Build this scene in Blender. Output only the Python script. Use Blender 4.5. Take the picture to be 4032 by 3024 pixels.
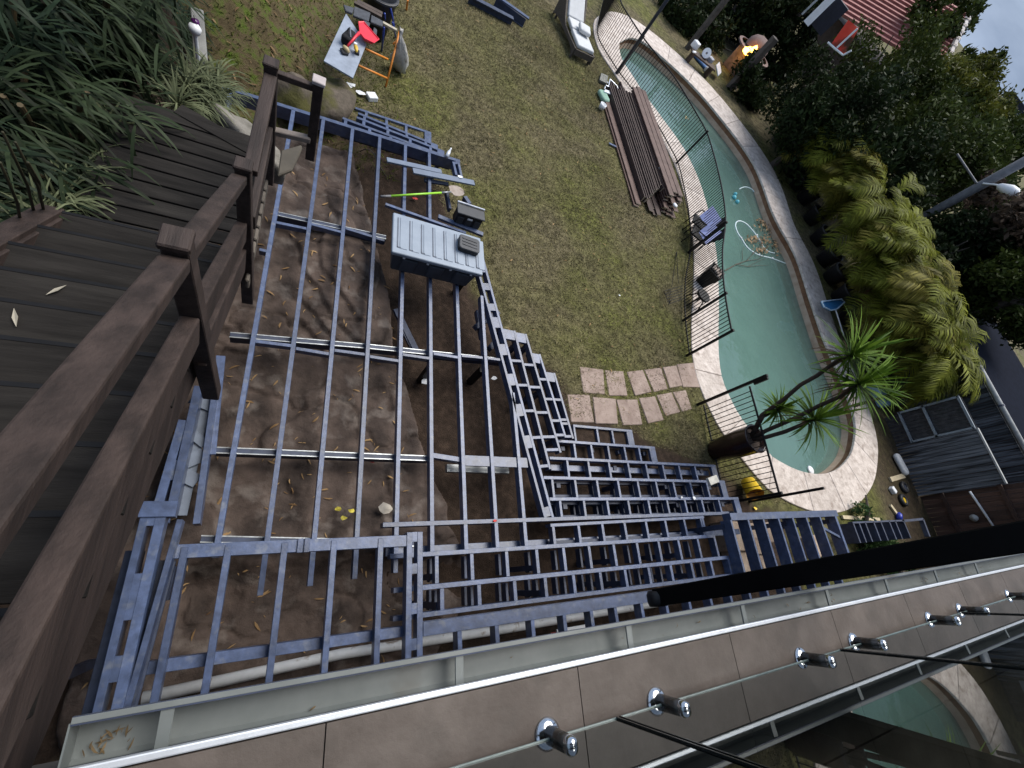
import bpy, math, random
import numpy as np
from mathutils import Vector, Matrix
for o in list(bpy.data.objects): bpy.data.objects.remove(o)
scene = bpy.context.scene
# ------------------------------------------------------------------ camera
CAMZ = 5.5
FPX = 1704.95                       # focal length in pixels of the 4032 px wide photograph
RM = np.array([[0.88024494, -0.0794536, 0.46782044],
               [0.11924684, -0.91720582, -0.38014955],
               [0.45929188, 0.39041083, -0.79789119]])   # world -> camera (x right, y down, z forward)
cam = bpy.data.cameras.new('camera'); camo = bpy.data.objects.new('camera', cam)
scene.collection.objects.link(camo); scene.camera = camo
cam.sensor_fit = 'HORIZONTAL'; cam.sensor_width = 36.0; cam.lens = 36.0*FPX/4032.0
cam.clip_start = 0.02; cam.clip_end = 3000
rt = RM.T
camo.matrix_world = Matrix(((rt[0,0], -rt[0,1], -rt[0,2], 0.0), (rt[1,0], -rt[1,1], -rt[1,2], 0.0),
                            (rt[2,0], -rt[2,1], -rt[2,2], CAMZ), (0, 0, 0, 1)))
# ------------------------------------------------------------------ world, sun, exposure
SUN_EL, SUN_AZ = math.radians(58), math.radians(55)   # azimuth measured from +Y towards +X
world = bpy.data.worlds.new('World'); scene.world = world; world.use_nodes = True
nt = world.node_tree; nt.nodes.clear()
out = nt.nodes.new('ShaderNodeOutputWorld'); bg = nt.nodes.new('ShaderNodeBackground')
sky = nt.nodes.new('ShaderNodeTexSky'); sky.sky_type = 'NISHITA'; sky.sun_disc = False
sky.sun_elevation = SUN_EL; sky.sun_rotation = SUN_AZ; sky.air_density = 1.0; sky.dust_density = 3.0; sky.ozone_density = 1.5
tc = nt.nodes.new('ShaderNodeTexCoord'); mp = nt.nodes.new('ShaderNodeMapping')
mp.inputs['Scale'].default_value = (1.0, 1.0, 3.2)
cn = nt.nodes.new('ShaderNodeTexNoise'); cn.inputs['Scale'].default_value = 3.2; cn.inputs['Detail'].default_value = 7; cn.inputs['Roughness'].default_value = .55
cr = nt.nodes.new('ShaderNodeValToRGB'); cr.color_ramp.elements[0].position = .3; cr.color_ramp.elements[0].color = (1.4, 1.9, 2.8, 1)
cr.color_ramp.elements[1].position = .72; cr.color_ramp.elements[1].color = (3.3, 4.0, 5.2, 1)
mx = nt.nodes.new('ShaderNodeMix'); mx.data_type = 'RGBA'; mx.inputs[0].default_value = .94     # overcast: mostly cloud
nt.links.new(tc.outputs['Generated'], mp.inputs[0]); nt.links.new(mp.outputs[0], cn.inputs['Vector']); nt.links.new(cn.outputs[0], cr.inputs[0])
nt.links.new(sky.outputs[0], mx.inputs[6]); nt.links.new(cr.outputs[0], mx.inputs[7]); nt.links.new(mx.outputs[2], bg.inputs[0])
bg.inputs[1].default_value = 0.06; nt.links.new(bg.outputs[0], out.inputs[0])
sun = bpy.data.lights.new('sun', 'SUN'); sun.energy = 1.5; sun.angle = math.radians(42); sun.color = (1.0, .95, .88)
suno = bpy.data.objects.new('sun', sun); scene.collection.objects.link(suno)
sd = Vector((math.sin(SUN_AZ)*math.cos(SUN_EL), math.cos(SUN_AZ)*math.cos(SUN_EL), math.sin(SUN_EL)))
suno.rotation_euler = (-sd).to_track_quat('-Z', 'Y').to_euler(); suno.location = sd*60
vs = scene.view_settings
vs.view_transform = 'Standard'; vs.look = 'None'; vs.gamma = 1.0; vs.use_curve_mapping = False; vs.exposure = 1.62
scene.render.resolution_x = 1024; scene.render.resolution_y = 768
scene.render.engine = 'CYCLES'
# ------------------------------------------------------------------ photo pixel -> place
def ray(x, y):
    return RM.T @ np.array([(x-2016)/FPX, (y-1512)/FPX, 1.0])
def W(x, y, Z=0.0):                 # photo pixel seen on the level plane Z
    d = ray(x, y); t = (CAMZ-Z)/-d[2]
    return Vector((d[0]*t, d[1]*t, Z))
def WX(x, y, X):                    # photo pixel seen on the upright plane x = X
    d = ray(x, y); t = X/d[0]
    return Vector((X, d[1]*t, CAMZ+d[2]*t))
def WY(x, y, Y):                    # photo pixel seen on the upright plane y = Y
    d = ray(x, y); t = Y/d[1]
    return Vector((d[0]*t, Y, CAMZ+d[2]*t))
def WD(x, y, D):                    # photo pixel at a horizontal distance D from the camera
    d = ray(x, y); t = D/math.hypot(d[0], d[1])
    return Vector((d[0]*t, d[1]*t, CAMZ+d[2]*t))
def topz(x, y, base):               # height of the top of an upright thing standing at base, seen at pixel
    d = ray(x, y); r = math.hypot(base[0], base[1])
    return CAMZ + d[2]*r/math.hypot(d[0], d[1])
c8 = lambda x, y: (x*.36166, y*.36166)
def C(ox, oy, k):                   # reader's crop: origin and size of one of its pixels
    return lambda x, y: (ox+x*k, oy+y*k)
A1 = C(800, 200, .36166); A2 = C(800, 800, .36166); A3 = C(600, 1400, .36166); A4 = C(400, 1900, .36166)
A5 = C(1400, 1200, .36166); A6 = C(1400, 1700, .36166); A7 = C(2200, 1600, .36166); A8 = C(2600, 1900, .36166)
B1 = C(1200, 0, .27125); B2 = C(1300, 400, .27125); B3 = C(1400, 700, .27125); B4 = C(2250, 0, .27125)
B5 = C(2300, 400, .27125); B6 = C(2550, 750, .27125); B7 = C(2600, 1150, .27125); B8 = C(2700, 1450, .36166)
G = {(c, r): C(c*1344, r*1008, .6076) for c in range(3) for r in range(3)}
H1 = C(2650, 0, .27125); H2 = C(3232, 0, .36166); H3 = C(3232, 500, .6304); H4 = C(3232, 1000, .6304)
H5 = C(3232, 1500, .6304); H6 = C(1800, 0, .4725); H7 = C(0, 0, .6304); H8 = C(3100, 1950, .4725)
LAWN = -0.75
rng = np.random.default_rng(7); random.seed(7)
# ------------------------------------------------------------------ materials
MATS = {}
def mat(name, col, rough=.6, var=.25, scale=6.0, bump=0.0, bscale=None, metal=0.0, spec=.4, col2=None, detail=6, emis=None, estr=0, patch=None, objvar=0.0, stretch=None):
    if name in MATS: return MATS[name]
    m = bpy.data.materials.new(name); m.use_nodes = True; n = m.node_tree; n.nodes.clear()
    o = n.nodes.new('ShaderNodeOutputMaterial'); b = n.nodes.new('ShaderNodeBsdfPrincipled')
    n.links.new(b.outputs[0], o.inputs[0])
    g = n.nodes.new('ShaderNodeNewGeometry'); t = n.nodes.new('ShaderNodeTexNoise')
    t.inputs['Scale'].default_value = scale; t.inputs['Detail'].default_value = detail; t.inputs['Roughness'].default_value = .62
    pos = g.outputs['Position']
    if stretch:                      # grain runs along one axis
        vm = n.nodes.new('ShaderNodeVectorMath'); vm.operation = 'MULTIPLY'; vm.inputs[1].default_value = stretch; n.links.new(pos, vm.inputs[0]); pos = vm.outputs[0]
    n.links.new(pos, t.inputs['Vector'])
    r = n.nodes.new('ShaderNodeValToRGB')
    c2 = col2 or tuple(min(1, c*(1+var)) for c in col); c1 = tuple(c*(1-var) for c in col) if not col2 else col
    r.color_ramp.elements[0].position = .34; r.color_ramp.elements[0].color = (*c1, 1)
    r.color_ramp.elements[1].position = .68; r.color_ramp.elements[1].color = (*c2, 1)
    n.links.new(t.outputs[0], r.inputs[0]); cout = r.outputs[0]
    if patch:                        # (colour, scale, lo, hi): stains with a shape of their own
        t2 = n.nodes.new('ShaderNodeTexNoise'); t2.inputs['Scale'].default_value = patch[1]; t2.inputs['Detail'].default_value = 4
        n.links.new(pos, t2.inputs['Vector'])
        r2 = n.nodes.new('ShaderNodeValToRGB'); r2.color_ramp.elements[0].position = patch[2]; r2.color_ramp.elements[1].position = patch[3]
        n.links.new(t2.outputs[0], r2.inputs[0])
        k = n.nodes.new('ShaderNodeMix'); k.data_type = 'RGBA'; n.links.new(r2.outputs[0], k.inputs[0])
        n.links.new(cout, k.inputs[6]); k.inputs[7].default_value = (*patch[0], 1); cout = k.outputs[2]
    if objvar:                       # pieces of one kind differ a little from each other
        oi = n.nodes.new('ShaderNodeObjectInfo'); mr = n.nodes.new('ShaderNodeMapRange'); mr.inputs[3].default_value = 1-objvar; mr.inputs[4].default_value = 1+objvar
        n.links.new(oi.outputs['Random'], mr.inputs[0]); hs = n.nodes.new('ShaderNodeHueSaturation'); n.links.new(mr.outputs[0], hs.inputs['Value']); n.links.new(cout, hs.inputs['Color']); cout = hs.outputs[0]
    n.links.new(cout, b.inputs['Base Color'])
    b.inputs['Roughness'].default_value = rough; b.inputs['Metallic'].default_value = metal; b.inputs['Specular IOR Level'].default_value = spec
    if bump:
        t3 = n.nodes.new('ShaderNodeTexNoise'); t3.inputs['Scale'].default_value = bscale or scale*3; t3.inputs['Detail'].default_value = 8; t3.inputs['Roughness'].default_value = .65
        n.links.new(pos, t3.inputs['Vector'])
        bp = n.nodes.new('ShaderNodeBump'); bp.inputs['Strength'].default_value = bump; bp.inputs['Distance'].default_value = .03
        n.links.new(t3.outputs[0], bp.inputs['Height']); n.links.new(bp.outputs[0], b.inputs['Normal'])
    if emis:
        b.inputs['Emission Color'].default_value = (*emis, 1); b.inputs['Emission Strength'].default_value = estr
    MATS[name] = m; return m
def leafmat(name, dark, light, rough=.5, scale=.9, trans=.25):
    """foliage: colour varies from clump to clump and from leaf to leaf"""
    if name in MATS: return MATS[name]
    m = bpy.data.materials.new(name); m.use_nodes = True; n = m.node_tree; n.nodes.clear()
    o = n.nodes.new('ShaderNodeOutputMaterial'); b = n.nodes.new('ShaderNodeBsdfPrincipled'); tr = n.nodes.new('ShaderNodeBsdfTranslucent')
    mx = n.nodes.new('ShaderNodeMixShader'); mx.inputs[0].default_value = trans
    g = n.nodes.new('ShaderNodeNewGeometry'); t = n.nodes.new('ShaderNodeTexNoise'); t.inputs['Scale'].default_value = scale; t.inputs['Detail'].default_value = 3
    n.links.new(g.outputs['Position'], t.inputs['Vector'])
    ad = n.nodes.new('ShaderNodeMath'); ad.operation = 'MULTIPLY_ADD'; ad.inputs[1].default_value = .55; 
    n.links.new(g.outputs['Random Per Island'], ad.inputs[0]); 
    sc = n.nodes.new('ShaderNodeMath'); sc.operation = 'MULTIPLY_ADD'; sc.inputs[1].default_value = 1.5; sc.inputs[2].default_value = -.5
    n.links.new(t.outputs[0], sc.inputs[0]); n.links.new(sc.outputs[0], ad.inputs[2])
    r = n.nodes.new('ShaderNodeValToRGB'); r.color_ramp.elements[0].color = (*dark, 1); r.color_ramp.elements[1].color = (*light, 1)
    n.links.new(ad.outputs[0], r.inputs[0]); n.links.new(r.outputs[0], b.inputs['Base Color']); n.links.new(r.outputs[0], tr.inputs[0])
    b.inputs['Roughness'].default_value = rough; b.inputs['Specular IOR Level'].default_value = .08
    n.links.new(b.outputs[0], mx.inputs[1]); n.links.new(tr.outputs[0], mx.inputs[2]); n.links.new(mx.outputs[0], o.inputs[0])
    MATS[name] = m; return m
def sheetglass(name, tint, ior=1.5, rough=0.0, wave=0, wstr=.1, murk=None):
    """a thin clear sheet: Fresnel mirror over a tinted see-through layer"""
    if name in MATS: return MATS[name]
    m = bpy.data.materials.new(name); m.use_nodes = True; n = m.node_tree; n.nodes.clear()
    o = n.nodes.new('ShaderNodeOutputMaterial'); tr = n.nodes.new('ShaderNodeBsdfTransparent'); gl = n.nodes.new('ShaderNodeBsdfGlossy')
    fr = n.nodes.new('ShaderNodeFresnel'); fr.inputs[0].default_value = ior; mx = n.nodes.new('ShaderNodeMixShader')
    tr.inputs[0].default_value = (*tint, 1); gl.inputs['Roughness'].default_value = rough; gl.inputs[0].default_value = (.92, .95, .95, 1)
    body = tr.outputs[0]
    if murk:                          # cloudy water: part of the light is scattered back
        df = n.nodes.new('ShaderNodeBsdfDiffuse'); df.inputs[0].default_value = (*murk[0], 1); m2 = n.nodes.new('ShaderNodeMixShader'); m2.inputs[0].default_value = murk[1]
        n.links.new(tr.outputs[0], m2.inputs[1]); n.links.new(df.outputs[0], m2.inputs[2]); body = m2.outputs[0]
    n.links.new(fr.outputs[0], mx.inputs[0]); n.links.new(body, mx.inputs[1]); n.links.new(gl.outputs[0], mx.inputs[2]); n.links.new(mx.outputs[0], o.inputs[0])
    if wave:
        g = n.nodes.new('ShaderNodeNewGeometry'); t = n.nodes.new('ShaderNodeTexNoise'); t.inputs['Scale'].default_value = wave; t.inputs['Detail'].default_value = 3
        n.links.new(g.outputs['Position'], t.inputs['Vector']); bp = n.nodes.new('ShaderNodeBump'); bp.inputs['Strength'].default_value = wstr; bp.inputs['Distance'].default_value = .05
        n.links.new(t.outputs[0], bp.inputs['Height']); n.links.new(bp.outputs[0], gl.inputs['Normal']); n.links.new(bp.outputs[0], fr.inputs['Normal'])
    MATS[name] = m; return m
# ------------------------------------------------------------------ mesh building
ORG = {}
class MB:
    def __init__(s): s.v = []; s.f = []
    def add(s, vs, fs):
        k = len(s.v); s.v.extend([tuple(v) for v in vs]); s.f.extend([tuple(i+k for i in f) for f in fs]); return s
    def beam(s, p0, p1, w, h, up=(0, 0, 1), top=True):
        """box from p0 to p1; the points lie on its top centre line (or its axis)"""
        p0 = Vector(p0); p1 = Vector(p1); d = (p1-p0).normalized(); up = Vector(up)
        sx = d.cross(up)
        if sx.length < 1e-5: sx = d.cross(Vector((1, 0, 0)))
        sx.normalize(); u = sx.cross(d).normalized(); a = sx*(w/2)
        t = u*0 if top else u*(h/2); b = -u*h if top else -u*(h/2)
        vs = []
        for p in (p0, p1): vs += [p-a+b, p+a+b, p+a+t, p-a+t]
        return s.add(vs, [(0, 3, 2, 1), (4, 5, 6, 7), (0, 1, 5, 4), (1, 2, 6, 5), (2, 3, 7, 6), (3, 0, 4, 7)])
    def box(s, c, size, rz=0.0, tilt=None):
        c = Vector(c); x, y, z = (i/2 for i in size); m = Matrix.Rotation(rz, 3, 'Z')
        if tilt is not None: m = m @ tilt
        vs = [c+m @ Vector(p) for p in ((-x,-y,-z),(x,-y,-z),(x,y,-z),(-x,y,-z),(-x,-y,z),(x,-y,z),(x,y,z),(-x,y,z))]
        return s.add(vs, [(0,3,2,1),(4,5,6,7),(0,1,5,4),(1,2,6,5),(2,3,7,6),(3,0,4,7)])
    def tube(s, pts, rad, n=8, caps=True):
        pts = [Vector(p) for p in pts]; rad = rad if isinstance(rad, (list, tuple)) else [rad]*len(pts)
        vs = []; fs = []; prev = None
        for i, p in enumerate(pts):
            d = (pts[min(i+1, len(pts)-1)]-pts[max(i-1, 0)]).normalized()
            if prev is None:
                ref = Vector((0, 0, 1)) if abs(d.z) < .9 else Vector((1, 0, 0)); a = d.cross(ref).normalized()
            else:
                a = (prev-d*prev.dot(d)).normalized()
            prev = a; b = d.cross(a)
            for k in range(n):
                t = 2*math.pi*k/n; vs.append(p+(a*math.cos(t)+b*math.sin(t))*rad[i])
        for i in range(len(pts)-1):
            for k in range(n):
                fs.append((i*n+k, i*n+(k+1) % n, (i+1)*n+(k+1) % n, (i+1)*n+k))
        if caps: fs.append(tuple(range(n-1, -1, -1))); fs.append(tuple((len(pts)-1)*n+k for k in range(n)))
        return s.add(vs, fs)
    def lathe(s, c, prof, n=20, axis=(0, 0, 1), closed=False):
        """prof: (radius, height along axis)"""
        c = Vector(c); d = Vector(axis).normalized(); ref = Vector((1, 0, 0)) if abs(d.x) < .9 else Vector((0, 1, 0))
        a = (ref-d*ref.dot(d)).normalized(); b = d.cross(a); vs = []; fs = []
        for r, h in prof:
            for k in range(n):
                t = 2*math.pi*k/n; vs.append(c+d*h+(a*math.cos(t)+b*math.sin(t))*r)
        for i in range(len(prof)-1):
            for k in range(n): fs.append((i*n+k, i*n+(k+1) % n, (i+1)*n+(k+1) % n, (i+1)*n+k))
        if closed: fs.append(tuple(range(n-1, -1, -1))); fs.append(tuple((len(prof)-1)*n+k for k in range(n)))
        return s.add(vs, fs)
    def prism(s, poly, z0, z1):
        n = len(poly); vs = [(p[0], p[1], z0) for p in poly]+[(p[0], p[1], z1) for p in poly]
        ar = sum(poly[i][0]*poly[(i+1) % n][1]-poly[(i+1) % n][0]*poly[i][1] for i in range(n))
        ix = list(range(n)) if ar > 0 else list(range(n-1, -1, -1))
        fs = [tuple(n+i for i in ix), tuple(reversed(ix))]
        for j in range(n): a, b = ix[j], ix[(j+1) % n]; fs.append((a, b, n+b, n+a))
        return s.add(vs, fs)
    def build(s, name, m, parent=None, origin=None, smooth=False, bevel=0.0, seg=1):
        me = bpy.data.meshes.new(name)
        if parent is not None: org = ORG[parent.name]
        else:
            a = np.array(s.v); org = Vector(origin) if origin is not None else Vector((a[:,0].mean(), a[:,1].mean(), a[:,2].min()))
        me.from_pydata([(v[0]-org.x, v[1]-org.y, v[2]-org.z) for v in s.v], [], s.f); me.update()
        o = bpy.data.objects.new(name, me); scene.collection.objects.link(o)
        if isinstance(m, (list, tuple)):
            for q in m: me.materials.append(q)
        else: me.materials.append(m)
        if parent is not None: o.parent = parent
        else: o.location = org
        ORG[o.name] = org
        if smooth:
            for p in me.polygons: p.use_smooth = True
        if bevel:
            b = o.modifiers.new('bevel', 'BEVEL'); b.width = bevel; b.segments = seg; b.limit_method = 'ANGLE'; b.angle_limit = math.radians(50)
        return o
def npmesh(name, verts, faces, m, parent=None, origin=None, smooth=False):
    """fast mesh from numpy arrays (all faces with the same number of corners)"""
    verts = np.asarray(verts, float); faces = np.asarray(faces, np.int32)
    org = ORG[parent.name] if parent is not None else (Vector(origin) if origin is not None else Vector((verts[:,0].mean(), verts[:,1].mean(), verts[:,2].min())))
    v = verts-np.array(org); me = bpy.data.meshes.new(name)
    me.vertices.add(len(v)); me.vertices.foreach_set('co', v.astype(np.float32).ravel())
    k = faces.shape[1]; me.loops.add(faces.size); me.loops.foreach_set('vertex_index', faces.ravel())
    me.polygons.add(len(faces)); me.polygons.foreach_set('loop_start', np.arange(0, faces.size, k, dtype=np.int32))
    me.update(calc_edges=True); me.validate()
    o = bpy.data.objects.new(name, me); scene.collection.objects.link(o); me.materials.append(m)
    if parent is not None: o.parent = parent
    else: o.location = org
    ORG[o.name] = org
    if smooth: me.polygons.foreach_set('use_smooth', np.ones(len(faces), bool))
    return o
def tag(o, label=None, cat=None, group=None, kind=None):
    if label: o['label'] = label
    if cat: o['category'] = cat
    if group: o['group'] = group
    if kind: o['kind'] = kind
    return o
def thing(name, label, cat, loc, group=None):
    o = bpy.data.objects.new(name, None); scene.collection.objects.link(o); o.location = loc; o.empty_display_size = .2
    ORG[o.name] = Vector(loc); return tag(o, label, cat, group)
def struct_root(name, loc):
    o = bpy.data.objects.new(name, None); scene.collection.objects.link(o); o.location = loc; ORG[o.name] = Vector(loc); return tag(o, kind='structure')
def inpoly(px, py, poly):
    """vectorised point in polygon"""
    px = np.asarray(px); py = np.asarray(py); ins = np.zeros(px.shape, bool); n = len(poly); j = n-1
    for i in range(n):
        xi, yi = poly[i][0], poly[i][1]; xj, yj = poly[j][0], poly[j][1]
        c = ((yi > py) != (yj > py)) & (px < (xj-xi)*(py-yi)/((yj-yi) if yj != yi else 1e-9)+xi)
        ins ^= c; j = i
    return ins
def smooth_closed(pts, n=160):
    """closed Catmull-Rom curve through pts, evenly resampled"""
    P = np.array([(p[0], p[1]) for p in pts]); k = len(P); o = []
    for i in range(k):
        p0, p1, p2, p3 = P[i-1], P[i], P[(i+1) % k], P[(i+2) % k]
        for t in np.linspace(0, 1, 12, endpoint=False):
            o.append(.5*((2*p1)+(-p0+p2)*t+(2*p0-5*p1+4*p2-p3)*t*t+(-p0+3*p1-3*p2+p3)*t**3))
    o = np.array(o); d = np.r_[0, np.cumsum(np.linalg.norm(np.diff(np.r_[o, o[:1]], axis=0), axis=1))]
    o = np.r_[o, o[:1]]; s = np.linspace(0, d[-1], n, endpoint=False)
    return np.c_[np.interp(s, d, o[:,0]), np.interp(s, d, o[:,1])]
def smooth_open(pts, n=60):
    P = np.array([tuple(p) for p in pts], float); k = len(P); o = []
    for i in range(k-1):
        p0, p1, p2, p3 = P[max(i-1, 0)], P[i], P[i+1], P[min(i+2, k-1)]
        for t in np.linspace(0, 1, 12, endpoint=False):
            o.append(.5*((2*p1)+(-p0+p2)*t+(2*p0-5*p1+4*p2-p3)*t*t+(-p0+3*p1-3*p2+p3)*t**3))
    o.append(P[-1]); o = np.array(o); d = np.r_[0, np.cumsum(np.linalg.norm(np.diff(o, axis=0), axis=1))]; s = np.linspace(0, d[-1], n)
    return np.stack([np.interp(s, d, o[:,i]) for i in range(P.shape[1])], 1)
def sstep(a, b, x):
    t = np.clip((np.asarray(x, float)-a)/(b-a), 0, 1); return t*t*(3-2*t)
def vnoise(x, y, s, seed=0):
    """smooth value noise"""
    x = np.asarray(x, float)*s; y = np.asarray(y, float)*s
    xi = np.floor(x).astype(int); yi = np.floor(y).astype(int); xf = x-xi; yf = y-yi
    h = lambda a, b: (np.sin((a*127.1+b*311.7+seed*74.7))*43758.5453) % 1.0
    u = xf*xf*(3-2*xf); v = yf*yf*(3-2*yf)
    return (h(xi, yi)*(1-u)+h(xi+1, yi)*u)*(1-v)+(h(xi, yi+1)*(1-u)+h(xi+1, yi+1)*u)*v
def fbm(x, y, s, seed=0, o=4):
    r = 0; a = .5
    for i in range(o): r = r+a*vnoise(x, y, s*2**i, seed+i); a *= .5
    return r
# common materials
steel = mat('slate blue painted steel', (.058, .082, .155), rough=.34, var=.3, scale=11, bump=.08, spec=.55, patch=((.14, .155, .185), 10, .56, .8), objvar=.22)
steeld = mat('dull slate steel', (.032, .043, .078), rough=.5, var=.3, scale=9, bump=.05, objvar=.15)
galv = mat('galvanised purlin', (.34, .36, .37), rough=.35, var=.25, scale=12, metal=.6)
railwood = mat('brown stained rail timber', (.036, .025, .0215), rough=.66, spec=.3, var=.4, scale=14, bump=.3, bscale=60, patch=((.06, .042, .036), 12, .5, .75), objvar=.12, stretch=(1, .12, 1))
boardwood = mat('grey brown tread timber', (.018, .016, .0145), rough=.85, spec=.15, var=.4, scale=14, bump=.3, bscale=60, patch=((.03, .027, .024), 9, .5, .75), objvar=.2, stretch=(.12, 1, 1))
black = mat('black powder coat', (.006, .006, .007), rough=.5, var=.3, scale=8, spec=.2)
blackp = mat('black plastic', (.018, .018, .021), rough=.45, var=.3, scale=8, bump=.05)
white = mat('white plastic', (.75, .77, .8), rough=.4, var=.08, scale=6)
# ================================================================== THE SETTING
POOLZ = LAWN+.04
inner_px = [(2437,174),(2440,206),(2452,241),(2489,296),(2537,372),(2571,416),(2671,552),(2707,612),(2747,698),(2786,818),(2814,959),(2824,1048),(2829,1184),(2827,1329),(2831,1421),(2844,1494),(2870,1558),(2917,1645),(3011,1765),(3047,1804),(3134,1851),(3206,1869),(3264,1866),(3315,1840),(3358,1783),(3373,1703),(3369,1652),(3351,1587),(3310,1480),(3253,1348),(3198,1190),(3137,1008),(3052,850),(2967,638),(2820,439),(2711,317),(2594,209),(2535,163),(2499,148),(2475,146),(2445,160)]
outer_px = [(2358,76),(2345,100),(2347,152),(2377,225),(2407,274),(2467,350),(2560,480),(2652,649),(2685,739),(2705,800),(2716,860),(2737,960),(2737,1094),(2724,1258),(2723,1375),(2730,1435),(2771,1557),(2783,1595),(2845,1703),(2924,1812),(3007,1913),(3090,1971),(3188,2003),(3315,2010),(3369,1989),(3416,1938),(3445,1877),(3452,1793),(3450,1690),(3400,1545),(3295,1300),(3241,1160),(3186,1008),(3137,881),(3077,753),(3028,638),(2955,522),(2870,413),(2779,310),(2688,219),(2602,154),(2548,111),(2494,76),(2440,51),(2402,51)]
NP = 180
inner = smooth_closed([W(x, y, POOLZ) for x, y in inner_px], NP)
outer0 = smooth_closed([W(x, y, POOLZ) for x, y in outer_px], NP*6)
# pair every inner point with an outer one, walking round monotonically
start = int(np.argmin(np.linalg.norm(outer0-inner[0], axis=1))); idx = [start]
tang = np.roll(inner, -1, 0)-np.roll(inner, 1, 0); nor = np.c_[tang[:,1], -tang[:,0]]; nor /= np.linalg.norm(nor, axis=1, keepdims=True)
cen = inner.mean(0); nor *= np.where(inpoly(inner[:,0]+nor[:,0]*.2, inner[:,1]+nor[:,1]*.2, inner)[:,None], -1, 1)
wdt = np.array([np.min(np.linalg.norm(outer0-p, axis=1)) for p in inner]); wdt = np.clip(wdt, .55, 2.2); ker = np.ones(23)/23
for _ in range(2): wdt = np.convolve(np.r_[wdt[-11:], wdt, wdt[:11]], ker, 'valid')
for _ in range(6):
    n2 = np.roll(nor, 1, 0)+nor*2+np.roll(nor, -1, 0); nor = n2/np.linalg.norm(n2, axis=1, keepdims=True)
outer = inner+nor*wdt[:,None]
# ---- terrain
def dist_poly(x, y, poly):
    d = np.full(np.shape(x), 1e9); n = len(poly)
    for i in range(n):
        ax, ay = poly[i][0], poly[i][1]; bx, by = poly[(i+1) % n][0], poly[(i+1) % n][1]; ex, ey = bx-ax, by-ay
        t = np.clip(((x-ax)*ex+(y-ay)*ey)/(ex*ex+ey*ey+1e-9), 0, 1); d = np.minimum(d, np.hypot(x-ax-ex*t, y-ay-ey*t))
    return d
deck_poly = [(-1.45,-1.2),(-1.45,6.85),(.2,7.9),(1.4,8.2),(2.0,7.2),(2.3,6.6),(2.75,5.0),(3.3,3.95),(3.75,3.8),(4.45,3.3),(4.7,2.4),(6.2,2.3),(6.9,1.95),(8.4,1.6),(9.1,1.2),(9.5,.6),(10.3,.5),(10.3,-1.2)]
def terrain(x, y):
    x = np.asarray(x, float); y = np.asarray(y, float)
    z = LAWN+(fbm(x, y, .8, 3)-.47)*.07
    ins = inpoly(x, y, deck_poly); d = dist_poly(x, y, deck_poly); z = np.where(ins, z-.32*sstep(.0, .35, d)+(fbm(x, y, 2.5, 9)-.47)*.22*sstep(0, .4, d), z)
    moss = (1-sstep(-4.2, .75, x))*sstep(6.75, 9.6, y)*2.3; z = z+moss*(.85+.35*fbm(x, y, 1.1, 5))
    left = (1-sstep(-2.0, -1.5, x))*(1-sstep(6.5, 8.0, y))*2.35; z = np.maximum(z, LAWN+left+(fbm(x, y, 1.5, 8)-.5)*.2*(left > .1))
    far = sstep(30, 90, np.hypot(x, y)); z = z-far*3.0
    near_pool = (~inpoly(x, y, outer)) & (dist_poly(x, y, outer) < .3); z = np.where(near_pool & (x > 4), LAWN+.0, z)
    return z
xs = np.r_[-600,-250,-120,-60,-30,-18,-12, np.arange(-8, 20.01, .14), 21,23,26,30,36,45,60,90,150,300,800]
ys = np.r_[-600,-250,-100,-50,-25,-12,-7, np.arange(-4, 21.01, .14), 22,24,27,31,37,46,60,90,150,300,800]
gx, gy = np.meshgrid(xs, ys); gz = terrain(gx, gy); nx = len(xs); ny = len(ys)
mid = (outer+inner)/2
cx = (gx[:-1,:-1]+gx[1:,1:])/2; cy = (gy[:-1,:-1]+gy[1:,1:])/2
cut = inpoly(cx, cy, mid)
ii, jj = np.nonzero(~cut); q = np.stack([ii*nx+jj, ii*nx+jj+1, (ii+1)*nx+jj+1, (ii+1)*nx+jj], 1)
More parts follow.
